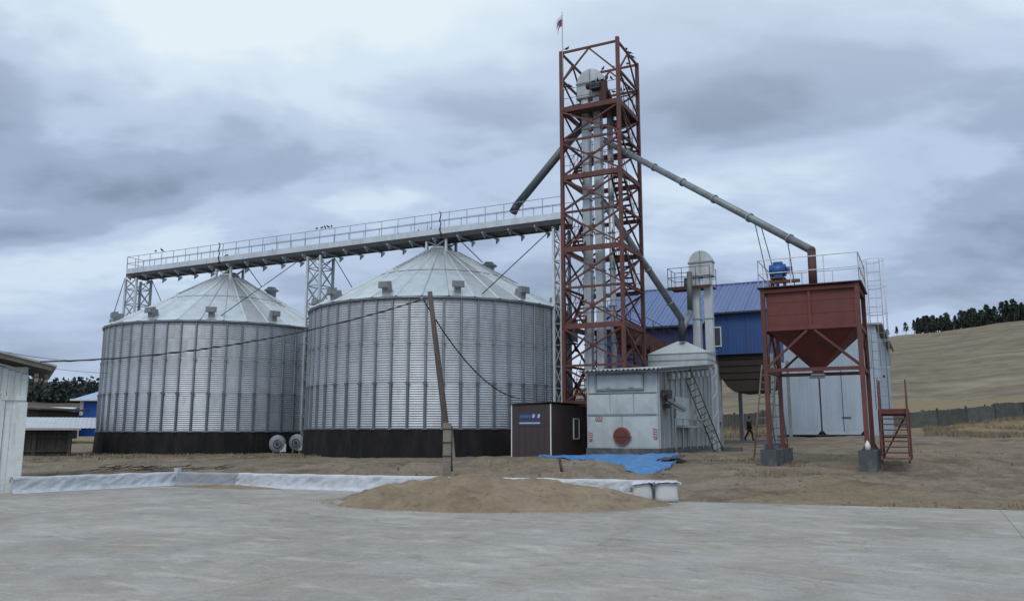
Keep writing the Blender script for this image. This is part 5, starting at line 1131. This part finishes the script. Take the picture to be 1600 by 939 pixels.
# far-off wooded hill at the left: reads as one mass
mb = MB(); random.seed(91)
for i in range(1500):
    y = random.uniform(372, 440); t_ = random.uniform(-.66, -.30); x = t_ * y; g = gz(x, y); h = random.uniform(8, 12.5); w = random.uniform(1.8, 3.2); cx_, cy_ = x, y
    for k in range(13):
        a = random.uniform(0, 6.28); z = g + h * random.uniform(.15, 1.0); r = w * (1.15 - (z - g) / h) + .3
        c = Vector((cx_ + r * .6 * math.cos(a), cy_ + r * .6 * math.sin(a), z)); d1 = Vector((random.gauss(0, 1), random.gauss(0, 1), random.gauss(0, .8))).normalized() * .95; d2 = Vector((random.gauss(0, 1), random.gauss(0, 1), random.gauss(0, .8))).normalized() * .95
        mb.add([c - d1, c + d2, c + d1, c - d2], [(0, 1, 2, 3)])
solo('far_forest', mb, M_farwood, 'dark conifer forest covering the distant hill at the far left', 'forest', kind='stuff')

# ================================================================ BIRDS
def bird_mesh():
    mb = MB(); mb.tube([(-.13, 0, .10), (-.06, 0, .125), (.02, 0, .15), (.08, 0, .175), (.115, 0, .20)], [.012, .045, .062, .05, .02], 8)
    mb.tube([(.075, 0, .19), (.09, 0, .225), (.115, 0, .24), (.14, 0, .232)], [.032, .034, .028, .006], 7); mb.add([(-.10, -.02, .11), (-.10, .02, .11), (-.24, .03, .065), (-.24, -.03, .065)], [(0, 1, 2, 3)])
    mb.tube([(.0, .02, .11), (.0, .02, .0)], .006, 4); mb.tube([(.0, -.02, .11), (.0, -.02, .0)], .006, 4)
    for s in (-1, 1): mb.add([(.05, s * .052, .175), (-.02, s * .066, .13), (-.17, s * .03, .09), (-.05, s * .05, .175)], [(0, 1, 2, 3)])
    return mb.mesh('bird', M_bird)
BM_ = bird_mesh(); random.seed(13)
def bird(org, u, v, z, label, group):
    x, y = tow(u, v); o = bpy.data.objects.new('bird', BM_); COL.objects.link(o); o.location = (org[0] + x, org[1] + y, z); o.rotation_euler = (0, 0, random.uniform(0, 6.28)); s = random.uniform(.75, .95); o.scale = (s, s, s); tag(o, label, 'bird', group)
CO = (C2[0], C2[1]); TO = (NX, NY)
for i, u in enumerate((-21.75, -21.15)): bird(CO, u, -.64, 13.30, ('left', 'right')[i] + ' one of two dark birds on the top rail near the left gantry end', 'birds on the gantry rail')
bird(CO, -8.2, -.64, 13.30, 'lone dark bird just left of the row of four on the gantry top rail', 'birds on the gantry rail')
for u, w_ in zip((-7.82, -7.58, -7.34, -7.1), ('leftmost', 'second from the left', 'third from the left', 'rightmost')): bird(CO, u, -.64, 13.30, w_ + ' of the row of four dark birds on the gantry top rail', 'birds on the gantry rail')
for u, lab in ((-12.3, 'dark bird on the conveyor housing over the right side of the left silo'), (-4.9, 'dark bird on the conveyor left of the right silo peak'), (-3.0, 'dark bird on the conveyor nearer the right silo peak'), (-1.6, 'dark bird on the conveyor just left of the cable bundle at the right silo'), (-.8, 'dark bird on the conveyor beside the right cable bundle')): bird(CO, u, .1, 12.51, lab, 'birds on the gantry conveyor')
bird(TO, -2.72, 0, 20.91, 'dark bird at the left end of the tower top front beam', 'birds on the red tower')
for v, w_ in zip((1.4, 1.9, 2.4), ('nearest', 'middle', 'farthest')): bird(TO, 0, v, 20.91, w_ + ' of three dark birds on the right-hand top beam of the tower', 'birds on the red tower')
for u in (-.5, -1.3, -1.9): bird(TO, u, TS, 20.91 - .0, 'dark bird on the rear top beam of the red tower', 'birds on the red tower')
for u in (-2.75, -2.6): bird(TO, u, .10, 18.90, 'dark bird on the left end of the upper platform rail of the red tower', 'birds on the red tower')
for k in range(9): bird(TO, -.02, .25 + k * .29, 18.96, 'dark bird in the crowd on the right upper rail of the red tower', 'birds on the red tower')
for k in range(5): bird(TO, -1.35 + k * .24, .10, 18.90, 'dark bird on the front upper rail beside the elevator hood', 'birds on the red tower')
for k in range(4): bird(TO, -1.30 + k * .3, TS - .05, 19.46, 'dark bird on a rear beam behind the elevator hood', 'birds on the red tower')
bird(CO, -15.9, -.1, 10.0 + 2.51, 'dark bird on the conveyor housing above the left silo peak', 'birds on the gantry conveyor')

# ================================================================ PERSON
def person(x, y):
    g = gz(x, y); t = thing('person', 'person in dark clothes walking by the fence left of the hopper leg', 'person', (x, y, g), R(-20))
    ZB[t.name] = 0
    J = {'pel': (0, 0, .93, .15), 'wai': (.01, 0, 1.08, .135), 'che': (.02, 0, 1.30, .165), 'nek': (.04, 0, 1.47, .06), 'hd0': (.055, 0, 1.55, .07), 'hd1': (.065, 0, 1.64, .092), 'hd2': (.06, 0, 1.71, .07), 'nose': (.165, 0, 1.615, .018)}
    for s, n in ((-1, 'r'), (1, 'l')):
        f = s * 1.0
        J['hip' + n] = (.0, s * .09, .88, .10); J['kne' + n] = (.16 * f + .06, s * .10, .50, .062); J['ank' + n] = (.30 * f - .04, s * .10, .10, .042); J['toe' + n] = (.30 * f + .12, s * .11, .04, .035)
        J['sho' + n] = (.02, s * .19, 1.40, .07); J['elb' + n] = (-.10 * f, s * .25, 1.13, .05); J['wri' + n] = (-.14 * f + .10, s * .24, .90, .032); J['pal' + n] = (-.14 * f + .13, s * .235, .83, .035)
        for k in range(4): J['f%d%s' % (k, n)] = (-.14 * f + .115 + .024 * k, s * .225, .75 + .008 * abs(k - 1), .010)
        J['thu' + n] = (-.14 * f + .19, s * .215, .81, .011)
    E_ = [('pel', 'wai'), ('wai', 'che'), ('che', 'nek'), ('nek', 'hd0'), ('hd0', 'hd1'), ('hd1', 'hd2'), ('hd1', 'nose')]
    for n in 'rl': E_ += [('pel', 'hip' + n), ('hip' + n, 'kne' + n), ('kne' + n, 'ank' + n), ('ank' + n, 'toe' + n), ('che', 'sho' + n), ('sho' + n, 'elb' + n), ('elb' + n, 'wri' + n), ('wri' + n, 'pal' + n), ('pal' + n, 'thu' + n)] + [('pal' + n, 'f%d%s' % (k, n)) for k in range(4)]
    names = list(J); me = bpy.data.meshes.new('body'); me.from_pydata([J[n][:3] for n in names], [(names.index(a), names.index(b)) for a, b in E_], []); o = bpy.data.objects.new('body', me); COL.objects.link(o); o.parent = t
    m = o.modifiers.new('skin', 'SKIN'); sl = me.skin_vertices[0].data if me.skin_vertices else None
    if sl is None:
        bm = bmesh.new(); bm.from_mesh(me); bm.verts.layers.skin.verify(); bm.to_mesh(me); bm.free(); sl = me.skin_vertices[0].data
    for i, n in enumerate(names): r = J[n][3]; sl[i].radius = (r, r)
    sl[0].use_root = True; sb = o.modifiers.new('sub', 'SUBSURF'); sb.levels = 1; sb.render_levels = 2; me.materials.append(M_skin)
    def shell(name, segs, m):
        mb = MB()
        for pts, rs in segs: mb.tube(pts, rs, 12)
        part(name, mb, m, t)
    jac = [([(0, 0, .80), (.0, 0, .93), (.01, 0, 1.08), (.02, 0, 1.30), (.02, 0, 1.43), (.03, 0, 1.48)], [.19, .19, .17, .195, .15, .075])]
    tro = []
    for s, n in ((-1, 'r'), (1, 'l')):
        p = [Vector(J[k + n][:3]) for k in ('sho', 'elb', 'wri')]; jac.append((p, [.085, .066, .05])); q = [Vector(J[k + n][:3]) for k in ('hip', 'kne', 'ank')]; tro.append((q, [.115, .085, .065]))
    shell('jacket', jac, M_cloth); shell('trousers', tro, M_cloth)
    shell('shoes', [([(J['ank' + n][0] - .05, J['ank' + n][1], .05), (J['toe' + n][0] + .03, J['toe' + n][1], .045)], [.055, .05]) for n in 'rl'], M_hair)
    mb = MB(); mb.lathe([(.095, 1.62), (.10, 1.68), (.085, 1.75), (.04, 1.79), (0, 1.795)], 14, (.045, 0)); part('cap', mb, M_hair, t)
person(17.75, 61.8)
